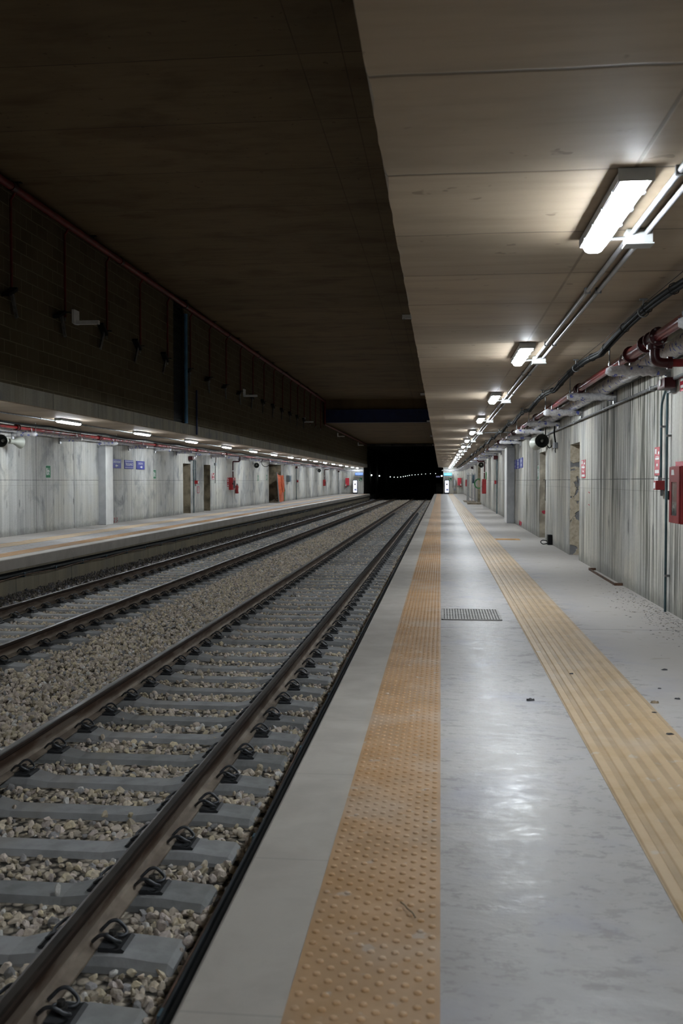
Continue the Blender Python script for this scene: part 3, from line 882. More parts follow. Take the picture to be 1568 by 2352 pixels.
for i in range(2, 18):
    first = i == 2
    copy_tree(lampR, (XLL, LY[i] - .15, ZC), 'leftmost fully visible lit lamp under the ceiling of the opposite platform' if i == 3 else
              ordinal(i - 3) + ' lit lamp from the left under the ceiling of the opposite platform' if i > 3 else 'lit lamp at the very left border of the picture over the opposite platform', 'ceiling lamps over the opposite platform')
for i in (-1, -2):               # the rows go on behind the camera
    copy_tree(lampR, (XLR, LY[0] + 5.68 * i, ZC), 'lit ceiling lamp over the near platform behind the camera, number %s from the front' % ORD[-i - 1])
for i in (0, 1):
    copy_tree(lampR, (XLL, LY[i] - .15, ZC), 'lit lamp over the opposite platform beyond the left border of the picture, %s of two' % ORD[i], 'ceiling lamps over the opposite platform')

def conduit(x, z, y0, y1, r, mat, name, label, cat='conduit'):
    t = thing(name, label, cat, (x, y0, z))
    MB().tube([(0, (y1 - y0) * k / 12, 0) for k in range(13)], r, 8).build('pipe', mat, t)
    mb = None
    for k in range(34):
        y = .8 + 2.84 * k
        if y > y1 - y0: break
        MB().box(-r - .006, r + .006, y - .012, y + .012, -r - .004, ZC - z).build('saddle', M['steel_dull'], t)
    return t
conduit(1.105, 2.826, 1.0, YE, .0165, M['grey_conduit'], 'ceiling_conduit', 'grey conduit under the ceiling next to the near lamps, the one closer to the lamps')
conduit(1.185, 2.826, 1.0, YE, .0165, M['grey_conduit'], 'ceiling_conduit', 'grey conduit under the ceiling next to the near lamps, the one closer to the wall')
conduit(mir(1.12) + .20, 2.826, 12, YE, .0165, M['steel_dull'], 'ceiling_conduit', 'dark conduit under the ceiling beside the lamps of the opposite platform')
def jbox(x, y, s, label, group):
    t = thing('junction_box', label, 'junction box', (x, y, ZC), None, group)
    MB().box(-.075, .075, -.055, .055, -.085, -.004).build('box', M['white_plastic'], t, bevel=.006)
    MB().box(-.082, .082, -.062, .062, -.094, -.085).build('lid', M['white_plastic'], t, bevel=.003)
    MB().cyl((-s * .075, 0, -.045), (-s * .165, 0, -.045), .011, 8).build('stub_pipe', M['white_plastic'], t)
    return t
jb = jbox(1.145, LY[0] + .50, 1, 'white junction box on the conduits beside the first lamp over the near platform', 'junction boxes beside the near lamps')
for i in range(1, 18):
    copy_tree(jb, (1.145, LY[i] + .50, ZC), 'white junction box on the conduits beside the %s lamp over the near platform' % ordinal(i))
# a cross conduit on the near ceiling
tag(MB().cyl((1.20, 28.9, 2.83), (WR, 28.9, 2.83), .016, 8).build('cross_conduit', M['grey_conduit']), 'short grey conduit crossing the ceiling from the lamp row to the right wall', 'conduit')

# ------------------------------------------------------------------ services along the right wall and their mirror on the left
def pipe_run(x, z, y0, y1, label, couplings, clampy):
    t = thing('fire_main', label, 'pipe', (x, y0, z))
    MB().tube([(0, (y1 - y0) * k / 20, 0) for k in range(21)], .047, 12).build('pipe', M['red'], t)
    for y in couplings:
        y -= y0
        MB().cyl((0, y - .07, 0), (0, y + .07, 0), .062, 14).cyl((0, y - .085, 0), (0, y - .055, 0), .074, 14).cyl((0, y + .055, 0), (0, y + .085, 0), .074, 14).build('coupling', M['red_dark'], t)
    for y in clampy:
        y -= y0
        MB().tube([(.05 * math.cos(a), y, .05 * math.sin(a)) for a in np.linspace(-.4, PI + .4, 12)], .007, 5).cyl((-.055, y, -.015), (-.055, y, -.07), .008, 6).cyl((.055, y, -.015), (.055, y, -.07), .008, 6).build('clamp', M['steel'], t)
    return t
AR = [10.44 + 3.12 * i for i in range(-1, 29)]
AL = [23.0 + 3.0 * i for i in range(-2, 27)]
main = pipe_run(1.935, 2.680, 3.0, 100.5, 'red fire main running under the ceiling along the wall of the near platform', [13.8, 19.9, 26.0, 32.3, 38.4], AR[:14])
XM = mir(1.935)
mainL = pipe_run(XM, 2.680, 14.0, 100.5, 'red fire main running under the ceiling along the wall of the opposite platform', [22.3, 27.9, 33.6, 39.4, 45.0], AL[:10])
def wrapped(x, z, y0, y1, r, label):
    mb = MB(); ys = np.arange(y0, min(y1, 48), .12); pts, rs = [], []
    for i, y in enumerate(ys):
        pts.append((x + random.uniform(-.006, .006), y, z + random.uniform(-.006, .006))); rs.append(r * random.uniform(.90, 1.08))
    pts.append((x, y1, z)); rs.append(r)
    mb.tube(pts, rs, 12)
    return tag(mb.build('wrapped_pipe', M['wrap'], recalc=False), label, 'pipe')
wrapped(2.235, 2.665, 4.0, 100, .088, 'thick pipe in printed white bubble wrap beside the red main of the near platform')
wrapped(mir(2.235), 2.665, 15.0, 100, .088, 'thick pipe in printed white bubble wrap beside the red main of the opposite platform')
def cable_tray(x, z, y0, label):
    t = thing('cable_tray', label, 'cable tray', (x, y0, z))
    L = 100 - y0
    MB().box(-.045, .045, 0, L, -.006, 0).box(-.045, -.039, 0, L, 0, .04).box(.039, .045, 0, L, 0, .04).build('tray', M['dark_tray'], t)
    MB().tube([(-.018, L * k / 8, .018) for k in range(9)], .016, 6).tube([(.018, L * k / 8, .018) for k in range(9)], .016, 6).build('cables', M['black_cable'], t)
cable_tray(2.345, 2.625, 4.0, 'black cable tray tight against the right wall behind the wrapped pipe')
cable_tray(mir(2.345), 2.625, 15.0, 'black cable tray tight against the far left wall behind the wrapped pipe')
def arm(x, y, s, label, group):
    """wall bracket wrapped in foil, its tip hung from the ceiling by a rod"""
    t = thing('pipe_bracket', label, 'bracket', (x, y, 2.548), None, group)
    L = .655; pts, rs = [], []
    for k in range(23):
        q = k / 22; pts.append((s * (L - L * q), random.uniform(-.006, .006), random.uniform(-.005, .005)))
        rs.append(.058 * random.uniform(.88, 1.08) * (1 if k < 21 else .86 if k == 21 else .55))
    MB().tube(pts, rs, 12).build('wrapping', M['wrap'], t, recalc=False)
    MB().box(*sorted((s * (L - .035), s * (L + .003))), -.05, .05, -.12, .075).build('wall_plate', M['steel'], t)
    MB().cyl((s * .035, 0, .05), (s * .035, 0, ZC - 2.548), .0065, 6).cyl((s * .035, 0, .055), (s * .035, 0, .085), .013, 6).build('hanger_rod', M['steel_dull'], t)
    return t
XA = WR - .658
for j, (ys, xa, s, who) in enumerate(((AR, XA, 1, 'near'), (AL, mir(XA), -1, 'opposite'))):
    src = []
    for i, y in enumerate(ys):
        lab = '%s foil-wrapped pipe bracket from the %s on the wall of the %s platform' % (ordinal(i), 'camera' if j == 0 else 'left', who)
        grp = 'wrapped pipe brackets of the %s platform' % who
        if i < 4: src.append(arm(xa, y, s, lab, grp))
        else: copy_tree(src[i % 4], (xa, y, 2.548), lab)
# black cable bundle hung below the near ceiling
HY = [4.1 + 3.87 * i for i in range(25)]
t = thing('cable_bundle', 'black bundle of cables hung in shallow loops below the ceiling of the near platform', 'cable', (1.62, 0, 2.75))
pts = []
for y in np.arange(1.2, 98, .3):
    k = min(range(len(HY)), key=lambda q: abs(HY[q] - y)); f = abs(y - HY[k]) / 1.935
    pts.append((-.02 * f, y, -.085 * min(1, f) ** 1.7))
mb = MB()
for a in range(4):
    mb.tube([(p[0] + .020 * math.cos(a * PI / 2 + p[1] * .22), p[1], p[2] + .020 * math.sin(a * PI / 2 + p[1] * .22)) for p in pts], .017, 6)
mb.build('cables', M['black_cable'], t, recalc=False)
for i, y in enumerate(HY):
    p = min(pts, key=lambda q: abs(q[1] - y))
    MB().box(-.03, .03, y - .02, y + .02, ZC - 2.75 - .012, ZC - 2.75).cyl((0, y, .03), (0, y, ZC - 2.75), .008, 6).tube([(.042 * math.cos(a), y, .042 * math.sin(a) - .005) for a in np.linspace(0, 2 * PI, 13)[:-1]], .006, 5, closed=True).build('hanger', M['steel_dull'], t)
for q in range(1, 300, 3):
    p = pts[q]
    MB().tube([(p[0] + .041 * math.cos(a), p[1], p[2] + .041 * math.sin(a)) for a in np.linspace(0, 2 * PI, 9)[:-1]], .0035, 4, closed=True).build('cable_tie', M['black'], t)
tag(MB().tube([(1.63, y, 2.815 - .018 * (1 - abs(((y - 4.1) / 3.87) % 1 - .5) * 2)) for y in np.arange(2, 60, .5)], .0035, 4).build('ceiling_wire', M['black_cable']), 'single thin dark wire stretched along the ceiling above the cable bundle', 'wire')
tag(MB().tube([(mir(1.62), y, 2.77 - .04 * abs(math.sin(y * .8))) for y in np.arange(14, 98, .5)], .022, 6).build('cable_bundle', M['black_cable']), 'black cable bundle hung below the ceiling of the opposite platform', 'cable')
# grey conduits along the walls under the brackets
def wall_conduit(x, s, y0, y1, label):
    t = thing('wall_conduit', label, 'conduit', (x, y0, 2.425))
    MB().tube([(0, (y1 - y0) * k / 10, 0) for k in range(11)], .019, 8).build('pipe', M['steel_dull'], t)
    for k in range(12):
        y = .9 + 3.12 * k
        if y < y1 - y0: MB().box(*sorted((-s * .022, s * .04)), y - .014, y + .014, -.024, .024).build('saddle', M['steel'], t)
wall_conduit(2.362, 1, 4.0, 21.6, 'grey steel conduit fixed along the right wall just below the wrapped brackets')
# branch of the red main leaving to the right edge of the picture
t = thing('pipe_branch', 'dark red pipe branch with bolted elbow turning from the main to the right wall', 'pipe', (1.935, 9.0, 2.68))
MB().cyl((0, -.13, 0), (0, .13, 0), .064, 16).cyl((0, -.15, 0), (0, -.11, 0), .082, 16).cyl((0, .11, 0), (0, .15, 0), .082, 16).cyl((0, 0, 0), (0, 0, -.10), .056, 14).cyl((0, 0, -.06), (0, 0, -.10), .074, 14).build('tee', M['red_dark'], t)
MB().tube(smooth_path([(0, 0, -.09), (0, 0, -.16), (.02, 0, -.205), (.07, 0, -.225), (.13, 0, -.225)], 5), .045, 12).cyl((.11, 0, -.225), (.15, 0, -.225), .058, 12).build('elbow', M['red_dark'], t)
MB().cyl((.13, 0, -.225), (.46, 0, -.225), .038, 12).build('pipe', M['red'], t)
for a in range(6):
    MB().cyl((-.066 * math.cos(a * PI / 3), -.165, .066 * math.sin(a * PI / 3)), (-.066 * math.cos(a * PI / 3), -.10, .066 * math.sin(a * PI / 3)), .009, 6).build('bolt', M['steel'], t)
t = thing('pipe_reducer', 'thick red section of the main with bolted flanges just before the first bracket', 'pipe', (1.935, 9.75, 2.68))
MB().cyl((0, -.36, 0), (0, .36, 0), .060, 14).build('sleeve', M['red'], t)
for y in (-.37, .37): MB().cyl((0, y - .025, 0), (0, y + .025, 0), .084, 14).build('flange', M['red_dark'], t)

# ------------------------------------------------------------------ wall fixtures (local frame: x right, y up, z out of the wall)
def sign(name, label, cat, face_, loc, w, h, ground, items, group=None, th=.008, parts=None):
    t = thing(name, label, cat, loc, face_, group)
    MB().box(-w / 2, w / 2, -h / 2, h / 2, 0.001, th).build('panel', M[ground], t)
    layers = {}
    for it in items:
        k = it[-1]; mb = layers.setdefault(k, MB()); z = th + .0012
        if it[0] == 'r': mb.quad((it[1], it[2], z), (it[3], it[2], z), (it[3], it[4], z), (it[1], it[4], z))
        elif it[0] == 'p': mb.add([(a, b, z) for a, b in it[1]], [tuple(range(len(it[1])))])
        elif it[0] == 'o':
            mb.add([(it[1] + it[3] * math.cos(a), it[2] + it[4] * math.sin(a), z) for a in np.linspace(0, 2 * PI, 17)[:-1]], [tuple(range(16))])
        elif it[0] == 't': mb.text(it[1], it[2], it[3], it[4], z, 0, it[5])
    for k, mb in layers.items(): mb.build('lettering' if any(i[0] == 't' and i[-1] == k for i in items) else 'pictogram', M[k], t, recalc=False)
    return t
def arrow(x, y, l, d):
    return [('r', min(x, x - d * l * .6), y - .018, max(x, x - d * l * .6), y + .018, 'white'), ('p', [(x - d * .01, y + .055), (x + d * l * .4, y), (x - d * .01, y - .055)][::(-d)], 'white')]
# station signs, left wall
sign('station_sign', 'blue sign with white left arrow on the far wall, half hidden by the white column', 'sign', 'L', (WL, 30.75, 1.955), .84, .295, 'blue_sign',
     [('t', 'DIREZIONE BARI', .095, 0, .055, .98, 'white')] + arrow(-.06, -.065, .26, -1), th=.02)
t = sign('station_sign', 'blue name sign TRIGGIANO between two arrow signs on the far wall', 'sign', 'L', (WL, 32.0, 1.95), .92, .295, 'blue_sign',
     [('t', 'TRIGGIANO', .14, 0, .0, 1.05, 'white'), ('r', -.44, -.115, .44, -.105, 'white'), ('r', -.44, .105, .44, .115, 'white')], th=.02)
sign('station_sign', 'blue sign with white right arrow on the far wall, rightmost of the three there', 'sign', 'L', (WL, 33.27, 1.945), .92, .295, 'blue_sign',
     [('t', 'DIREZIONE', .10, -.02, .055, 1.0, 'white')] + arrow(.10, -.065, .26, 1), th=.02)
# the same three on the right wall
sign('station_sign', 'blue arrow sign on the right wall nearest to the grey column', 'sign', 'R', (WR, 31.25, 1.915), .80, .30, 'blue_sign', [('t', 'DIREZIONE', .10, 0, .055, .95, 'white')] + arrow(-.06, -.065, .26, -1), th=.02)
sign('station_sign', 'blue name sign TRIGGIANO in the middle of three signs on the right wall', 'sign', 'R', (WR, 30.15, 1.915), .92, .30, 'blue_sign',
     [('t', 'TRIGGIANO', .14, 0, .0, 1.05, 'white'), ('r', -.44, -.115, .44, -.105, 'white'), ('r', -.44, .105, .44, .115, 'white')], th=.02)
sign('station_sign', 'bright blue arrow sign on the right wall, nearest the camera of its three', 'sign', 'R', (WR, 28.95, 1.925), .92, .30, 'blue_sign', [('t', 'DIREZIONE BARI', .10, 0, .055, .98, 'white')] + arrow(.06, -.065, .26, 1), th=.02)
EXIT = [('r', -.115, -.09, -.045, .10, 'white'), ('o', .045, .075, .018, .02, 'white'),
        ('p', [(-.03, -.005), (-.03, .022), (.02, .05), (.06, .05), (.10, .0), (.085, -.015), (.06, .015), (.055, -.03), (.09, -.085), (.065, -.095), (.03, -.045), (.005, -.095), (-.02, -.09), (.015, -.01), (.02, .02)], 'white')]
def exit_sign(face_, loc, label):
    t = sign('exit_sign', label, 'sign', face_, loc, .33, .35, 'white', [('r', -.155, -.165, .155, .165, 'green_sign')])
    mb = MB()
    for it in EXIT:
        z = .0105
        if it[0] == 'r': mb.quad((it[1], it[2], z), (it[3], it[2], z), (it[3], it[4], z), (it[1], it[4], z))
        elif it[0] == 'o': mb.add([(it[1] + it[3] * math.cos(a), it[2] + it[4] * math.sin(a), z) for a in np.linspace(0, 2 * PI, 17)[:-1]], [tuple(range(16))])
        else: mb.add([(a, b, z) for a, b in it[1]], [tuple(range(len(it[1])))])
    mb.build('running_figure', M['white'], t, recalc=False)
exit_sign('L', (WL, 25.19, 1.637), 'green exit sign with running figure left of the column on the far wall')
exit_sign('L', (WL, 34.97, 1.635), 'green exit sign on the far wall between the blue signs and the first doorway')
exit_sign('R', (WR, 24.02, 1.585), 'green exit sign on the right wall beside the second doorway')
exit_sign('L', (WL, 55.38, 1.56), 'small green exit sign on the far wall under the horn speaker')
exit_sign('L', (WL, 58.2, 1.60), 'green exit sign on the far wall right beside the wide dark opening')
# red warning posters
def fire_sign(face_, loc, w, h, label):
    it = [('r', -w * .40, h * .26, -w * .12, h * .44, 'white'), ('r', w * .16, h * .24, w * .40, h * .34, 'white'), ('r', -w * .36, h * .05, w * .36, h * .13, 'white'), ('r', -w * .3, h * .15, w * .3, h * .17, 'white'),
          ('o', 0, -h * .13, w * .15, h * .055, 'white'), ('r', -w * .40, -h * .42, w * .40, -h * .30, 'white')]
    return sign('fire_notice', label, 'sign', face_, loc, w, h, 'red_sign', it)
fire_sign('R', (WR, 16.50, 1.585), .44, .31, 'red and white fire notice on the right wall beside the first doorway')
fire_sign('L', (WL, 44.25, 1.605), .46, .29, 'red and white fire notice on the far wall right of the second doorway')
fire_sign('L', (WL, 47.4, 1.33), .34, .44, 'tall red and white notice on the far wall left of the red hose cabinet')
fire_sign('R', (WR, 10.95, 1.60), .26, .315, 'red and white notice on the right wall partly behind the blue-green conduit')
sign('notice_plate', 'small white notice with grey lines below the red one on the right wall', 'sign', 'R', (WR, 10.95, 1.37), .26, .12, 'white',
     [('r', -.11, .025 - .035 * i, .06 + .02 * (i % 2), .037 - .035 * i, 'grey_print') for i in range(3)])
sign('cabinet_notice', 'flat red notice on the right wall just above the red cabinet', 'sign', 'R', (WR, 9.90, 1.547), .42, .062, 'red_sign', [('r', -.2, -.029, .2, -.02, 'white')])
sign('notice_plate', 'purple-red notice on the right wall at the border beside the red siren', 'sign', 'R', (WR, 9.86, 2.36), .22, .16, 'red_sign', [('r', -.08, .02, .05, .05, 'white'), ('r', -.08, -.05, .05, -.02, 'white')])
# fire siren, conduits, call point
def siren(face_, loc, label, s=1.0, group=None):
    t = thing('fire_siren', label, 'siren', loc, face_, group)
    MB().box(-.07 * s, .07 * s, -.09 * s, .055 * s, 0, .06 * s).build('back_box', M['grey_box'], t, bevel=.004)
    MB().box(-.16 * s, .16 * s, -.055 * s, .055 * s, .02, .14 * s).build('housing', M['red_dark'], t, bevel=.016)
    MB().cyl((.0, .01 * s, .14 * s), (.0, .01 * s, .15 * s), .035 * s, 14).build('lens', M['white'], t)
    return t
siren('R', (WR, 10.22, 2.385), 'red fire siren box on the right wall above the two blue-green conduits')
def drop_conduit(face_, loc, h0, h1, bend, label, mat='blue_conduit', r=.0135, clips=(.30, .8)):
    t = thing('drop_conduit', label, 'conduit', loc, face_)
    pts = [(bend, h1 + .05, .04), (bend * .35, h1 - .04, .04), (0, h1 - .16, .04), (0, h1 - .6, .04), (0, h0, .04)] if bend else [(0, h1, .04), (0, h0, .04)]
    MB().tube(smooth_path(pts, 5) if bend else pts, r, 10).build('pipe', M[mat], t)
    for c in clips:
        y = h0 + (h1 - h0) * c
        MB().box(-.018, .035, y - .011, y + .011, 0, .055).build('clip', M['steel_dull'], t)
    return t
drop_conduit('R', (WR, 10.62, 0), 1.42, 2.30, .20, 'bent blue-green conduit from the siren down to the call point on the right wall', clips=(.62,))
drop_conduit('R', (WR, 10.355, 0), 0.0, 2.32, 0, 'straight blue-green conduit on the right wall from the siren to the floor', clips=(.165, .80))
def callpoint(face_, loc, label, s=1.0):
    t = thing('call_point', label, 'alarm button', loc, face_)
    MB().box(-.055 * s, .055 * s, -.05 * s, .05 * s, 0, .095 * s).build('housing', M['red_flat'], t, bevel=.006)
    MB().box(-.04 * s, .04 * s, -.035 * s, .03 * s, .095 * s, .099 * s).build('glass', M['white'], t)
    MB().box(-.012, .012, .05 * s, .10 * s, .02, .06).build('conduit_gland', M['grey_box'], t)
    MB().box(-.01, .01, -.115 * s, -.05 * s, .01, .035).build('tail', M['steel_dull'], t)
callpoint('R', (WR, 10.66, 1.335), 'red alarm call point under the bent conduit on the right wall')
# hydrant / extinguisher cabinet at the right border
def cabinet(face_, loc, w, h, d, label, detail=True):
    t = thing('fire_cabinet', label, 'cabinet', loc, face_)
    MB().box(-w / 2, w / 2, -h / 2, h / 2, 0, d).build('body', M['red_flat'], t, bevel=.014, seg=3)
    dz = d + .012
    dr = MB()
    for a in ((-w / 2 + .004, w / 2 - .004, h / 2 - .15, h / 2 - .006), (-w / 2 + .004, w / 2 - .004, -h / 2 + .006, -h / 2 + .075), (-w / 2 + .004, -w / 2 + .085, -h / 2 + .075, h / 2 - .15), (w / 2 - .085, w / 2 - .004, -h / 2 + .075, h / 2 - .15)):
        dr.box(*a, d, dz)
    do = dr.build('door', M['red_flat'], t, bevel=.003)
    MB().box(-w / 2 + .087, w / 2 - .087, -h / 2 + .077, h / 2 - .152, d + .003, d + .006).build('window', M['black'] if not detail else M['glass'], do)
    MB().box(-w / 2 - .010, -w / 2 + .016, -.05, .035, d - .02, d + .022).build('handle', M['black'], do)
    MB().quad((-w / 2 + .09, h / 2 - .085, dz + .001), (-w / 2 + .21, h / 2 - .085, dz + .001), (-w / 2 + .19, h / 2 - .035, dz + .001), (-w / 2 + .10, h / 2 - .035, dz + .001)).build('sticker', M['white'], do)
    if detail:
        mb = MB()
        mb.quad((-w / 2 + .10, .02, d + .0014), (-w / 2 + .17, -.03, d + .0014), (-w / 2 + .19, .10, d + .0014), (-w / 2 + .11, .11, d + .0014))
        mb.lathe([(.035, 0), (.055, .0), (.055, .002), (.035, .002)], (-w / 2 + .16, -.13, d + .001), (0, 0, 1), 16)
        mb.quad((-w / 2 + .11, -h / 2 + .10, d + .0014), (w / 2 - .11, -h / 2 + .10, d + .0014), (w / 2 - .11, -h / 2 + .106, d + .0014), (-w / 2 + .11, -h / 2 + .106, d + .0014))
        mb.build('hose_print', M['white'], t, recalc=False)
    return t
cabinet('R', (WR, 9.325, 1.25), .39, .545, .195, 'red fire cabinet with glass window at the right border of the picture')
cabinet('R', (WR, 51.6, 1.10), .62, .78, .20, 'red fire hose cabinet on the right wall beyond the grey column', False)
cabinet('R', (WR, 86.5, 1.21), .60, .60, .20, 'small distant red hose cabinet near the far end of the right wall', False)
cabinet('L', (WL, 47.95, 1.25), .62, .62, .20, 'red fire hose cabinet on the far wall under a red pipe', False)
cabinet('L', (WL, 86.9, 1.22), .60, .56, .20, 'distant small red hose cabinet on the far left wall', False)
def supply_pipe(face_, loc, h0, h1, reach, label):
    t = thing('hydrant_pipe', label, 'pipe', loc, face_)
    MB().tube(smooth_path([(0, h0, .10), (0, h1 - .10, .10), (0, h1, .13), (0, h1, .2)], 4) + [(0, h1, reach - .05), (0, h1 + .04, reach), (0, 2.64, reach)], .034, 10).build('pipe', M['red_dark'], t)
    MB().cyl((0, h0 + .32, .10), (0, h0 + .36, .10), .042, 10).build('ring', M['white'], t)
supply_pipe('R', (WR, 51.35, 0), 1.5, 2.42, .465, 'dark red pipe feeding the hose cabinet beyond the grey column')
supply_pipe('L', (WL, 48.15, 0), 1.56, 2.38, .465, 'dark red pipe feeding the hose cabinet on the far wall')
supply_pipe('L', (WL, 87.0, 0), 1.5, 2.42, .465, 'dark red pipe above the distant hose cabinet on the far left wall')
# horn loudspeakers
def horn(loc, ax, wallp, label, r=.15):
    t = thing('loudspeaker', label, 'loudspeaker', loc)
    d = Vector(ax).normalized()
    MB().lathe([(r * .34, -.20), (r * .42, -.16), (r * .62, -.08), (r * .86, .0), (r, .05), (r * 1.03, .055), (r * 1.03, .062), (r * .98, .062)], (0, 0, 0), d, 24).build('horn', M['horn'], t)
    MB().lathe([(r * .98, .061), (r * .80, -.005), (r * .55, -.08), (r * .36, -.13), (.0001, -.135)], (0, 0, 0), d, 24).build('mouth', M['horn_in'], t)
    MB().lathe([(.0001, .015), (r * .12, .01), (r * .22, -.02), (r * .26, -.06), (r * .26, -.13)], (0, 0, 0), d, 16).build('centre_cone', M['horn'], t)
    b = d * -.19
    MB().cyl(b, d * -.30, r * .42, 16).build('driver', M['horn'], t)
    w = Vector(wallp) - Vector(loc)
    MB().tube([d * -.12 + Vector((0, 0, .05)), d * -.15 + Vector((0, 0, .14)), (w.x * .6, w.y, w.z + .1), (w.x, w.y, w.z + .1)], .011, 6).box(min(w.x, w.x * .92), max(w.x, w.x * .92), w.y - .05, w.y + .05, w.z + .02, w.z + .17).build('bracket', M['steel_dull'], t)
    return t
horn((2.20, 21.30, 2.262), (-.12, -1, -.06), (WR, 21.75, 2.30), 'grey horn loudspeaker facing the camera on the right wall above the first doorways')
horn((2.18, 22.30, 2.245), (-.10, 1, -.06), (WR, 21.85, 2.30), 'grey horn loudspeaker facing away, behind the first one on the right wall')
horn((2.12, 51.0, 2.235), (-.1, -1, -.05), (WR, 51.4, 2.28), 'distant horn loudspeaker on the right wall above the red hose cabinet')
horn((-10.33, 21.72, 2.335), (.12, -1, -.05), (WL, 22.1, 2.36), 'horn loudspeaker facing the camera at the left border of the picture')
horn((-10.33, 22.62, 2.335), (.42, 1, -.06), (WL, 22.2, 2.36), 'pale horn loudspeaker facing away from the camera near the left border')
horn((-10.40, 53.5, 2.275), (.2, -1, -.05), (WL, 53.9, 2.30), 'horn loudspeaker on the far wall left of the wide dark opening')
horn((-10.40, 81.6, 2.285), (.2, -1, -.05), (WL, 82.0, 2.30), 'small distant horn loudspeaker on the far left wall')
# wall box with hanging cable
t = thing('wall_box', 'small grey cable box under a black cable on the right wall between the doorways', 'cable box', (WR, 20.25, 2.12), 'R')
MB().box(-.14, .14, -.058, .058, 0, .07).build('box', M['grey_box'], t, bevel=.006)
MB().tube(smooth_path([(.02, .05, .035), (.04, .14, .05), (.10, .26, .07), (.11, .42, .06)], 5), .016, 8).tube(smooth_path([(-.02, -.05, .03), (-.03, -.10, .035), (-.02, -.15, .03)], 4), .010, 6).build('cable', M['black_cable'], t)
t = thing('wall_cable', 'black cable looping down the right wall behind the horn loudspeaker', 'cable', (WR, 20.9, 2.3), 'R')
MB().tube(smooth_path([(-.6, .25, .10), (-.62, .1, .10), (-.5, -.12, .08), (-.2, -.2, .06), (.1, -.17, .05)], 6), .012, 6).build('cable', M['black_cable'], t)
t = thing('corner_cable', 'thin dark cable clipped down the edge of the second doorway on the right', 'cable', (WR, 22.30, 1.38), 'R')
MB().tube(smooth_path([(-.45, .03, .012), (-.1, .03, .012), (0, 0, .012), (.01, -.12, .014), (-.02, -.3, .012), (.015, -.38, .02), (-.01, -.45, .012)], 5), .007, 5).build('cable', M['black_cable'], t)
# red marker scribbles
def scribble(face_, loc, strokes, label, r=.010):
    mb = MB()
    for s in strokes: mb.tube([(a, b, .003) for a, b in s], r, 4)
    o = mb.build('painted_mark', M['red_paint'], None, loc, FACE[face_]); return tag(o, label, 'graffiti')
scribble('R', (WR, 29.25, .10), [[(-.40, -.06), (-.30, .08), (-.2, -.05), (-.06, .07), (.05, -.06)], [(.16, .06), (.30, -.05), (.42, .06)]], 'red letter scrawled at the foot of the right wall under the blue signs', .012)
scribble('L', (WL, 30.55, .095), [[(-.24, .07), (-.20, -.07)], [(-.10, .06), (.02, .07), (-.02, .0), (-.10, -.06), (.03, -.07)], [(.16, .07), (.26, .06), (.18, .01), (.27, -.03), (.14, -.08)]], 'red number 2.3 scrawled at the foot of the far wall beside the column', .010)
scribble('L', (WL, 41.45, 1.0), [[(-.16, -.14), (-.16, .14), (.16, .14), (.16, -.14), (-.16, -.14)]], 'red rectangle outline drawn on the far wall between the two doorways', .014)
scribble('R', (WR, 15.92, 1.10), [[(.0, .10), (.10, .09)], [(.0, -.10), (.10, -.11)]], 'pair of short red dashes on the right wall below the fire notice', .008)
tag(MB().add([(.06 * math.cos(a) * (1 + .2 * math.sin(3 * a)), .045 * math.sin(a), .002) for a in np.linspace(0, 2 * PI, 15)[:-1]], [tuple(range(14))]).build('painted_mark', M['red_paint'], None, (2.52, 23.765, .62), FACE['E'], recalc=False), 'small red paint blotch low in the second doorway on the right', 'graffiti')
# further sirens, conduits and call points
siren('L', (WL, 40.0, 2.36), 'red fire siren on the far wall above the first doorway', 1.5)
siren('L', (WL, 70.05, 2.385), 'red fire siren on the far wall right of the orange net', 1.3)
siren('L', (WL, 99.3, 2.385), 'red fire siren near the end of the far left wall', 1.3)
siren('R', (WR, 41.0, 2.37), 'red fire siren on the right wall just beyond the grey column', 1.4)
siren('R', (WR, 72.0, 2.37), 'distant red fire siren on the right wall behind the white posts', 1.3)
for a, b, lab in (('L', 40.56, 'thin dark conduit to the floor on the far wall beside the first doorway'), ('L', 70.2, 'thin dark conduit to the floor on the far wall right of the orange net'),
                  ('L', 99.4, 'thin dark conduit near the end of the far left wall'), ('R', 40.9, 'thin dark conduit to the floor on the right wall beyond the grey column')):
    drop_conduit(a, (WL if a == 'L' else WR, b, 0), 0.0, 2.32, 0, lab, r=.022)
drop_conduit('L', (WL, 40.88, 0), 1.40, 2.36, -.22, 'bent conduit from the siren to the call point on the far wall', r=.018, clips=(.5,))
callpoint('L', (WL, 40.92, 1.33), 'red alarm call point on the far wall right of the first doorway', 1.5)
callpoint('L', (WL, 70.5, 1.37), 'red alarm call point on the far wall right of the orange net', 1.6)
callpoint('R', (WR, 41.1, 1.33), 'red alarm call point on the dark conduit beyond the grey column', 1.5)
t = thing('wall_box', 'grey cable box with hanging cables above the second doorway on the far wall', 'cable box', (WL, 44.6, 2.18), 'L')
MB().box(-.14, .14, -.06, .06, 0, .08).build('box', M['grey_box'], t); MB().tube([(0, .05, .05), (.02, .35, .06)], .018, 6).tube([(0, -.06, .03), (-.02, -.9, .02)], .012, 5).build('cable', M['black_cable'], t)
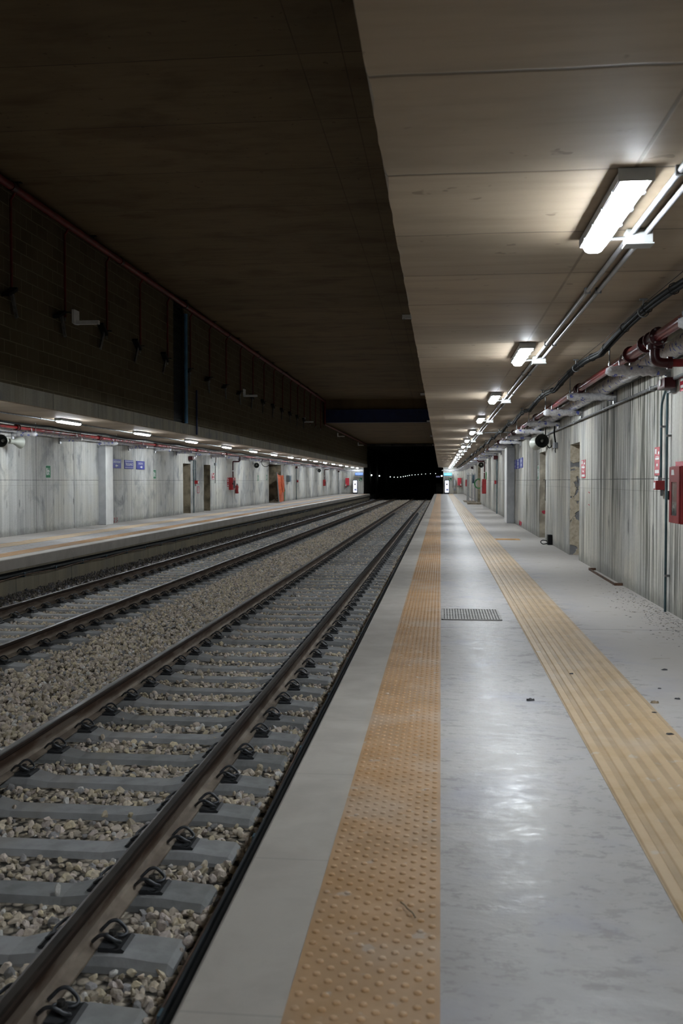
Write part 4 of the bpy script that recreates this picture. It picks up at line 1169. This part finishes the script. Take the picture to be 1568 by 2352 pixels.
# fire extinguisher by the far hose cabinet
t = thing('fire_extinguisher', 'red fire extinguisher hanging right of the hose cabinet on the far wall', 'extinguisher', (WL, 49.1, .97), 'L')
MB().lathe([(.0001, -.24), (.085, -.23), (.09, -.21), (.09, .10), (.075, .16), (.035, .19), (.03, .22), (.0001, .22)], (0, 0, .10), (0, 1, 0), 18).build('cylinder', M['red_flat'], t)
MB().box(-.05, .05, .22, .25, .08, .12).box(-.02, .09, .26, .28, .085, .115).build('valve', M['black'], t)
MB().tube(smooth_path([(.03, .235, .10), (.14, .22, .12), (.16, .0, .13), (.12, -.14, .13)], 5), .013, 6).build('hose', M['black_cable'], t)
MB().box(-.05, .05, -.15, .06, .188, .193).build('sticker', M['white'], t)
t = thing('fire_extinguisher', 'tiny red fire extinguisher by the red panel at the end of the near platform', 'extinguisher', (2.12, YE, 1.02), 'E')
MB().lathe([(.0001, -.24), (.085, -.23), (.09, -.21), (.09, .10), (.075, .16), (.03, .19), (.0001, .22)], (0, 0, .11), (0, 1, 0), 12).build('cylinder', M['red_flat'], t); MB().box(-.05, .05, -.12, .08, .20, .205).build('sticker', M['white'], t)
t = thing('fire_extinguisher', 'tiny red fire extinguisher by the red panel at the end of the opposite platform', 'extinguisher', (-10.2, YE, .95), 'E')
MB().lathe([(.0001, -.24), (.085, -.23), (.09, -.21), (.09, .10), (.075, .16), (.03, .19), (.0001, .22)], (0, 0, .11), (0, 1, 0), 12).build('cylinder', M['red_flat'], t); MB().box(-.05, .05, -.12, .08, .20, .205).build('sticker', M['white'], t)
# wide opening on the far wall: net barrier, boxes, coil of hose
t = thing('net_barrier', 'orange plastic net barrier leaning at the wide dark opening on the far wall', 'barrier', (-10.22, 60.0, 0))
MB().cyl((.0, .0, 0), (-.16, .1, 1.95), .035, 8).build('post', M['white_plastic'], t)
mb = MB(); a0, a1 = Vector((.0, .05, .08)), Vector((-.34, 4.2, .10)); b0, b1 = Vector((-.15, .15, 1.86)), Vector((-.38, 4.0, 1.80))
nu, nv = 26, 24
P = lambda u, v: (a0.lerp(a1, u)).lerp(b0.lerp(b1, u), v) + Vector((.05 * math.sin(u * 17) * (1 - abs(v - .5)), 0, -.06 * math.sin(u * PI)))
for i in range(nu):
    for j in range(nv):
        u0, u1, v0, v1 = i / nu, (i + 1) / nu, j / nv, (j + 1) / nv
        mb.add([P(u0, v0), P(u1, v0), P(u1, v0 + .45 / nv), P(u0, v0 + .45 / nv)], [(0, 1, 2, 3)])
        mb.add([P(u0, v0), P(u0 + .4 / nu, v0), P(u0 + .4 / nu, v1), P(u0, v1)], [(0, 1, 2, 3)])
mb.build('net', M['orange_net'], t, recalc=False)
mb = MB()
for i in range(10):
    u0, u1 = .5 + .05 * i, .5 + .05 * (i + 1)
    for j in range(8):
        v0, v1 = .35 + .08 * j, .35 + .08 * (j + 1)
        o = Vector((.05 + .03 * math.sin(i * 1.9 + j), 0, 0))
        mb.add([P(u0, v0) + o, P(u1, v0) + o, P(u1, v1) + o, P(u0, v1) + o], [(0, 1, 2, 3)])
mb.build('folded_net', M['orange_net'], t, recalc=False)
MB().cyl((-.36, 4.2, 0), (-.38, 4.1, 1.9), .02, 6).build('rod', M['steel_dull'], t)
t = thing('switch_cabinet', 'dark blue-grey box on the far wall right of the orange net', 'electrical box', (WL, 66.2, 1.55), 'L')
MB().box(-.36, .36, -.23, .23, 0, .2).build('body', M['grey_box'], t); MB().box(-.3, .3, -.19, .19, .2, .212).build('door', M['blue_bracket'], t)
t = thing('switch_cabinet', 'blue-grey box on the right wall past the distant doorway', 'electrical box', (WR, 67.5, 1.52), 'R')
MB().box(-.36, .36, -.30, .30, 0, .2).build('body', M['blue_bracket'], t); MB().box(-.3, .3, -.25, .05, .2, .212).build('door', M['grey_box'], t)
tag(MB().tube([(.24 * math.cos(a), .0, .24 * math.sin(a)) for a in np.linspace(0, 2 * PI, 25)[:-1]], .016, 6, closed=True).build('cable_coil', M['black_cable'], None, (-10.15, 55.0, 2.46)), 'black cable coil hanging from the brackets left of the wide dark opening', 'cable coil')
tag(MB().box(-.45, .45, -.11, .11, 0.001, .01).build('notice_plate', M['white'], None, (WL - 1.49, 59.6, 1.6), FACE['L']), 'pale notice at the left inside the wide dark opening', 'sign')
tag(MB().box(-.12, .12, -.45, .45, 0, .06).build('green_cover', M['green_plastic'], None, (WL + .02, 64.6, .45), FACE['L']), 'green plastic piece on the floor beside the orange net', 'plastic')
t = thing('rubble_heap', 'low heap of boards and debris on the sill of the wide dark opening', 'debris', (-10.75, 61.0, 0))
for i in range(7):
    MB().box(-.25, .25, -.06, .06, 0, .04, 0, Matrix.Translation((random.uniform(-.2, .1), random.uniform(-1.4, 1.6), .02 + .04 * (i % 3))) @ Euler((0, random.uniform(-.1, .1), random.uniform(0, 3))).to_matrix().to_4x4()).build('board', M['wood'], t)
# right wall clutter far along
t = thing('green_hose', 'coil of green hose on the edge of the distant doorway on the right', 'hose', (2.30, 59.2, 1.22))
mb = MB()
for k in range(4): mb.tube([((.20 + .02 * k) * math.cos(a), -.02 - .02 * k, (.26 + .015 * k) * math.sin(a)) for a in np.linspace(0, 2 * PI, 21)[:-1]], .016, 5, closed=True)
mb.build('coil', M['green_plastic'], t, recalc=False)
tag(MB().box(-.11, .11, -.18, .18, 0, .05, 0, Euler((0, 0, -.35)).to_matrix().to_4x4()).build('green_cover', M['green_plastic'], None, (WR, 50.9, 1.66), FACE['R']), 'tilted green plastic piece above the red hose cabinet on the right wall', 'plastic')
t = thing('post_frame', 'pale metal frame of posts and crossbars standing at the distant right doorway', 'frame', (1.85, 65.2, 0))
for (x, y) in ((-.03, -1.6), (.18, -1.7), (-.03, 1.4), (.40, -1.2)): MB().cyl((x, y, 0), (x, y, 1.92), .035, 8).build('post', M['steel'], t)
MB().cyl((-.1, -1.6, 1.80), (.44, -1.7, 1.80), .03, 8).cyl((-.03, -1.6, 1.84), (-.03, 1.4, 1.84), .03, 8).build('crossbar', M['white_plastic'], t)
MB().box(-.3, .45, -1.9, 1.6, 0, .05).build('foot', M['wood'], t)
t = thing('plank_pile', 'pile of old planks on the floor in front of the distant right doorway', 'planks', (1.98, 57.4, 0))
for i in range(6):
    MB().box(-.40, .40, -.10, .10, 0, .05, 0, Matrix.Translation((random.uniform(-.05, .05), -.5 + .45 * (i % 3), .055 * (i // 3))) @ Euler((0, 0, random.uniform(-.2, .2))).to_matrix().to_4x4()).build('plank', M['wood'], t)

# ------------------------------------------------------------------ things on the near floor
t = thing('floor_frame', 'rusty brown angle-iron frame lying on the floor against the right wall', 'metal frame', (2.33, 14.0, 0))
MB().prism([(-.045, 0), (-.01, 0), (-.01, .005), (-.04, .005), (-.04, .035), (-.045, .035)], 'y', -1.1, 1.1).build('long_side', M['rusty_frame'], t)
for y in (-1.1, 1.1): MB().box(-.045, .06, y - .02, y + .02, 0, .035).build('end_piece', M['rusty_frame'], t)
t = thing('black_block', 'small black block with a wire loop on the floor at the second doorway', 'block', (2.32, 21.05, 0))
MB().box(-.02, .075, -.10, .10, 0, .22).build('block', M['black'], t, bevel=.01)
MB().tube(smooth_path([(-.02, 0, .03), (-.12, -.1, .02), (-.16, 0, .06), (-.1, .15, .09), (-.02, .05, .08)], 5), .010, 5).build('wire', M['black_cable'], t)
def scrap(x, y, s, mat, label, lift=0.0):
    mb = MB(); n = 8; g = random.Random(int(x * 1000 + y * 77))
    ring = [(s * g.uniform(.6, 1.2) * math.cos(2 * PI * k / n) * 1.35, s * g.uniform(.55, 1.1) * math.sin(2 * PI * k / n)) for k in range(n)]
    h = s * g.uniform(.35, .8)
    vs = [(a, b, 0) for a, b in ring] + [(a * .7 + g.uniform(-.2, .2) * s, b * .7, h * g.uniform(.5, 1.1)) for a, b in ring]
    mb.add(vs, [(i, (i + 1) % n, n + (i + 1) % n, n + i) for i in range(n)] + [tuple(range(n)), tuple(range(n, 2 * n))])
    return tag(mb.build('scrap', M[mat], None, (x, y, .001 + lift)), label, 'litter', 'dark scraps on the near floor')
scrap(.928, 6.887, .015, 'leaf_bit', 'single black scrap lying on the ribs of the wide ochre strip', .008)
scrap(.563, 6.062, .022, 'leaf_bit', 'flat black scrap alone on the grey floor left of the wide ochre strip')
scrap(1.634, 7.149, .022, 'leaf_bit', 'black scrap on the dusty floor, furthest of those right of the ribbed strip')
scrap(1.45, 6.497, .013, 'leaf_bit', 'tiny black scrap right of the ribbed strip, second furthest there')
scrap(1.496, 6.195, .014, 'leaf_bit', 'tiny black scrap by the right border, level with the dry leaf')
scrap(1.325, 6.072, .020, 'dry_leaf', 'pale dry curled leaf on the right edge of the ribbed strip')
scrap(1.262, 5.786, .015, 'leaf_bit', 'black scrap on the right edge of the ribbed strip, just nearer than the dry leaf', .008)
scrap(1.235, 5.29, .018, 'leaf_bit', 'nearest black scrap, on the right edge of the ribbed strip', .008)
tag(MB().tube(smooth_path([(-.02, .05, .006), (-.005, .02, .010), (.004, .0, .008), (.02, -.03, .010), (.03, -.055, .006)], 4), .0025, 5).build('twig', M['dry_leaf'], None, (-.105, 3.02, .005)), 'thin dark twig lying among the studs of the nearest orange strip', 'twig')
def litter():
    mb = MB(); g = random.Random(5)
    for k in range(700):
        y = g.gauss(9.6, 1.5); x = WR - .04 - abs(g.gauss(0, .20))
        if y < 6 or y > 14 or x < 1.4: continue
        s = g.uniform(.003, .011); a = g.uniform(0, PI); z = .002 + g.uniform(0, .006)
        vs = [(x + s * 1.7 * math.cos(a), y + s * 1.7 * math.sin(a), z), (x - s * .6 * math.sin(a), y + s * .6 * math.cos(a), z + s * .4), (x - s * 1.7 * math.cos(a), y - s * 1.7 * math.sin(a), z), (x + s * .6 * math.sin(a), y - s * .6 * math.cos(a), z + s * .2)]
        mb.add(vs, [(0, 1, 2, 3)], 0 if g.random() < .55 else 1)
    return tag(mb.build('leaf_litter', [M['leaf_bit'], M['dry_leaf']], recalc=False), 'scatter of dry leaf bits on the floor along the foot of the right wall', 'debris', kind='stuff')
litter()

# ------------------------------------------------------------------ upper left wall: sprinkler drops, arms, louvre, brackets
t = thing('sprinkler_main', 'dull red pipe running along the top of the dark block wall over the far platform', 'pipe', (SL + .14, 8.0, 6.80))
MB().tube([(0, 57.0 * k / 10, 0) for k in range(11)], .075, 10).build('pipe', M['red_upper'], t)
for k in range(8): MB().cyl((0, 3.0 + 6 * k, 0), (0, 3.16 + 6 * k, 0), .092, 10).build('coupling', M['red_dark'], t)
for k in range(14): MB().cyl((0, 1.5 + 3.9 * k, .06), (0, 1.5 + 3.9 * k, .15), .012, 5).box(-.08, .08, 1.46 + 3.9 * k, 1.54 + 3.9 * k, .135, .15).build('hanger', M['black'], t)
t = thing('sprinkler_main', 'lower dull red pipe along the block wall beyond the navy girder', 'pipe', (SL + .14, YD + .5, 5.24))
MB().cyl((0, -.9, 1.5), (0, -.9, 0), .06, 8).tube([(0, -.9, .03), (0, -.3, 0), (0, 36.0, 0)], .06, 8).build('pipe', M['red_upper'], t)
DY = [17.17 + 2.555 * i for i in range(19)]
def drop(y, label, tilt):
    t = thing('sprinkler_drop', label, 'pipe', (SL + .06, y, 0), None, 'sprinkler drops on the block wall')
    MB().tube([(.07, .03, 6.74), (.03, .03, 6.66), (0, 0, 6.60), (0, 0, 4.86)], .026, 8).build('pipe', M['red_upper'], t)
    MB().cyl((0, 0, 4.86), (0, 0, 4.78), .017, 6).build('nozzle', M['steel'], t)
    MB().box(-.03, .12, -.03, .03, 4.955, 4.975).build('clamp', M['black'], t)
    return t
d0 = drop(DY[0], 'first thin red sprinkler drop from the left on the dark block wall', 0)
for i in range(1, 19): copy_tree(d0, (SL + .06, DY[i], 0), ordinal(i) + ' thin red sprinkler drop from the left on the dark block wall')
def flap(y, tilt, label):
    t = thing('hinged_arm', label, 'bracket', (SL + .05, y, 4.90), None, 'hinged arms beside the sprinkler drops', (tilt, 0, 0))
    MB().box(.0, .04, -.045, .045, -.50, 0).build('arm', M['steel_dull'], t); MB().box(-.05, .10, -.30, .10, -.02, .035).build('hinge_plate', M['black'], t)
    return t
for i in range(16):
    y = DY[i] + (-.12 if i else -.02)
    flap(y - (.12 if i else 0), .42 if i < 2 else (-.55 if i < 5 else .35 if i < 9 else -.35), 'flat grey hinged arm hanging beside the %s red drop on the dark block wall' % ordinal(i))
t = thing('wall_louvre', 'tall dark louvre panel in the slot of the block wall', 'louvre', (SL - .09, 28.835, 3.2))
MB().box(-.01, .0, -.58, .58, 0, 3.72).build('back', M['black'], t)
mb = MB()
for k in range(74): mb.box(0, .035, -.56, .56, .02 + .05 * k, .032 + .05 * k)
mb.build('slats', M['dark_tray'], t)
MB().box(0, .05, -.58, -.55, 0, 3.72).box(0, .05, .55, .58, 0, 3.72).build('frame', M['dark_tray'], t)
tag(MB().cyl((SL + .06, 29.40, 3.19), (SL + .06, 29.40, 6.6), .058, 12).build('downpipe', M['blue_pipe']), 'light blue downpipe at the right edge of the dark louvre', 'pipe')
tag(MB().cyl((SL + .05, 30.75, 2.90), (SL + .05, 30.75, 4.35), .03, 8).build('downpipe', M['navy']), 'short thin navy pipe right of the light blue downpipe', 'pipe')
BY = [20.42, 38.58, 55.9, 74.2, 92.7]
def bracket(x, y, s, label, group):
    t = thing('cantilever_bracket', label, 'bracket', (x, y, 4.86), None, group)
    MB().box(*sorted((0, s * .055)), -.15, .15, -.03, .27).build('wall_plate', M['bracket_steel'], t)
    MB().box(*sorted((0, s * .56)), -.05, .05, -.04, .04).build('arm', M['bracket_steel'], t)
    MB().cyl((s * .53, 0, -.06), (s * .53, 0, .06), .018, 6).build('end_bolt', M['steel_dull'], t)
    return t
for i, y in enumerate(BY):
    bracket(SL - .012, y, 1, '%s short steel cantilever bracket from the left on the dark block wall' % ordinal(i), 'brackets on the left block wall')
    bracket(SR + .012, y, -1, '%s steel bracket from the top sticking out behind the edge of the near ceiling' % ordinal(i), 'brackets behind the near ceiling edge')

# ------------------------------------------------------------------ far ends
def totem(x, label):
    t = thing('lit_totem', label, 'display', (x, YE - .42, 0))
    MB().box(-.25, .25, -.02, .20, 0, 1.50).build('case', M['dark_tray'], t)
    MB().box(-.20, .20, -.032, -.02, .16, 1.44).build('screen', M['screen'], t)
    MB().box(-.07, .07, -.036, -.032, .95, 1.12).build('emblem', M['red_dark'], t)
    MB().box(-.08, .16, -.036, -.032, .36, .56).build('lower_picture', M['screen_grey'], t)
totem(.645, 'white lit information totem standing at the end of the near platform')
totem(-9.18, 'white lit information totem standing at the end of the opposite platform')
def overhead_sign(x, z, w, mat, label):
    t = thing('overhead_sign', label, 'sign', (x, YE - .5, z))
    MB().box(-w / 2, w / 2, 0, .12, -.16, .16).build('case', M['dark_tray'], t)
    MB().box(-w / 2 + .02, w / 2 - .02, -.01, 0, -.14, .14).build('face', M[mat], t)
    MB().text('TRIGGIANO', .15, 0, 0, .0).build('lettering', M['sign_text'], t, (0, -.013, 0), FACE['E'], recalc=False)
    for s in (-1, 1): MB().cyl((s * w * .35, .06, .16), (s * w * .35, .06, ZC - z), .015, 6).build('hanger', M['steel_dull'], t)
overhead_sign(.735, 2.10, .90, 'sign_lit', 'bright cyan lit sign hanging at the end of the near platform')
overhead_sign(-8.74, 2.14, .90, 'sign_lit2', 'blue lit sign hanging at the end of the opposite platform')
def phone_sign(x, label):
    ph = [(-.09, .09), (-.05, .11), (-.03, .05), (-.055, .02), (-.01, -.055), (.045, -.065), (.075, -.03), (.11, -.06), (.09, -.10), (.04, -.115), (-.04, -.09), (-.09, .0)]
    t = sign('phone_sign', label, 'sign', 'E', (x, YE, 1.56), .30, .30, 'green_sign', [('p', ph, 'white')])
phone_sign(1.0, 'green emergency telephone sign at the end of the near platform')
phone_sign(-8.62, 'green emergency telephone sign at the end of the opposite platform')
for x, lab in ((1.98, 'flat red panel on the end wall of the near platform'), (-10.05, 'flat red panel on the end wall of the opposite platform')):
    t = thing('red_panel', lab, 'panel', (x, YE, 1.32), 'E')
    MB().box(-.20, .20, -.40, .40, 0, .14).build('body', M['red_sign'], t, bevel=.01)
t = thing('wall_cabinet', 'tall grey electrical box on the end wall of the near platform', 'electrical box', (1.46, YE, 1.19), 'E')
MB().box(-.12, .12, -.33, .33, 0, .18).build('body', M['grey_box'], t); MB().box(-.10, .10, -.30, .30, .18, .19).build('door', M['column_side'], t); MB().cyl((-.16, .9, .05), (-.16, -.5, .05), .02, 6).build('conduit', M['black_cable'], t)
t = thing('wall_cabinet', 'small grey box low on the end wall of the near platform', 'electrical box', (1.49, YE, .50), 'E')
MB().box(-.14, .14, -.15, .15, 0, .16).build('body', M['column_side'], t); MB().box(-.11, .11, -.12, .12, .16, .17).build('door', M['grey_box'], t)
tag(MB().cyl((.1, YE - 1.2, 2.50), (WR, YE - 1.2, 2.50), .06, 8).build('wrapped_pipe', M['wrap']), 'wrapped cross pipe under the ceiling at the end of the near platform', 'pipe')
tag(MB().cyl((WL, YE - 1.2, 2.50), (-8.2, YE - 1.2, 2.50), .06, 8).build('wrapped_pipe', M['wrap']), 'wrapped cross pipe under the ceiling at the end of the opposite platform', 'pipe')
# steps, bulkhead lamp and lit board beyond the near platform's end
t = thing('end_stairs', 'faint concrete steps climbing beside the track beyond the near platform end', 'stairs', (-.12, 112, 0))
for k in range(7): MB().box(-.42, .30, .34 * k, .34 * k + .36, -.75, -.05 + .19 * k).build('step', M['dark_concrete'], t)
t = thing('bulkhead_lamp', 'bright round lamp on the edge of the end wall beyond the near platform', 'lamp', (.10, YE + .5, 1.93))
MB().lathe([(.0001, -.07), (.05, -.055), (.075, 0), (.05, .055), (.0001, .07)], (0, 0, 0), (0, 1, 0), 12).build('globe', M['tunnel_lamp'], t)
MB().cyl((.075, 0, 0), (.16, 0, 0), .03, 8).build('arm', M['steel_dull'], t)
t = thing('signal_board', 'dim blue lit board hanging beyond the end of the near platform', 'sign', (-.32, 118, 1.98))
MB().box(-.28, .28, 0, .10, -.16, .16).build('case', M['dark_tray'], t); MB().box(-.26, .22, -.01, 0, -.13, .02).build('screen', M['screen_grey'], t); MB().cyl((0, .05, .16), (0, .05, 3.4), .02, 6).build('hanger', M['steel_dull'], t)
for i, (x, y, z) in enumerate(LIGHTS):
    t = thing('tunnel_lamp', 'small bright wall lamp in the dark tunnel, %s from the left' % ordinal(i), 'lamp', (x, y, z), None, 'lamps along the tunnel wall')
    r = .085 if i < 2 else .055
    MB().lathe([(.0001, -r), (r * .7, -r * .7), (r, 0), (r * .7, r * .7), (.0001, r)], (0, 0, 0), (0, 1, 0), 10).build('globe', M['tunnel_lamp'], t)
    MB().box(-.11, -r * .8, -.05, .05, -.05, .05).build('base', M['steel_dull'], t)

# ------------------------------------------------------------------ camera, world, view
cam = bpy.data.cameras.new('camera'); co = bpy.data.objects.new('camera', cam); COL.objects.link(co)
cam.sensor_fit = 'VERTICAL'; cam.sensor_height = 36.0; cam.lens = 36.0 * 2195 / 2352; cam.clip_end = 600; cam.clip_start = .05
ph = math.atan(71 / 2195); th = math.atan(228 / 2195 * math.cos(ph))
co.location = (0, 0, 1.38); co.rotation_euler = (PI / 2 - ph, 0, th)
cam.dof.use_dof = True; cam.dof.focus_distance = 15.0; cam.dof.aperture_fstop = 4.5
SC.camera = co
w = bpy.data.worlds.new('world'); SC.world = w; w.use_nodes = True
w.node_tree.nodes['Background'].inputs[0].default_value = (0, 0, 0, 1); w.node_tree.nodes['Background'].inputs[1].default_value = 0.0
vs = SC.view_settings
vs.view_transform = 'Standard'; vs.look = 'None'; vs.gamma = 1.0; vs.use_curve_mapping = False; vs.exposure = 0.0
cy = SC.cycles
cy.use_denoising = True; cy.max_bounces = 8; cy.diffuse_bounces = 5; cy.glossy_bounces = 3; cy.transmission_bounces = 3
cy.caustics_reflective = False; cy.caustics_refractive = False; cy.sample_clamp_indirect = 8.0; cy.use_adaptive_sampling = True; cy.adaptive_threshold = .05
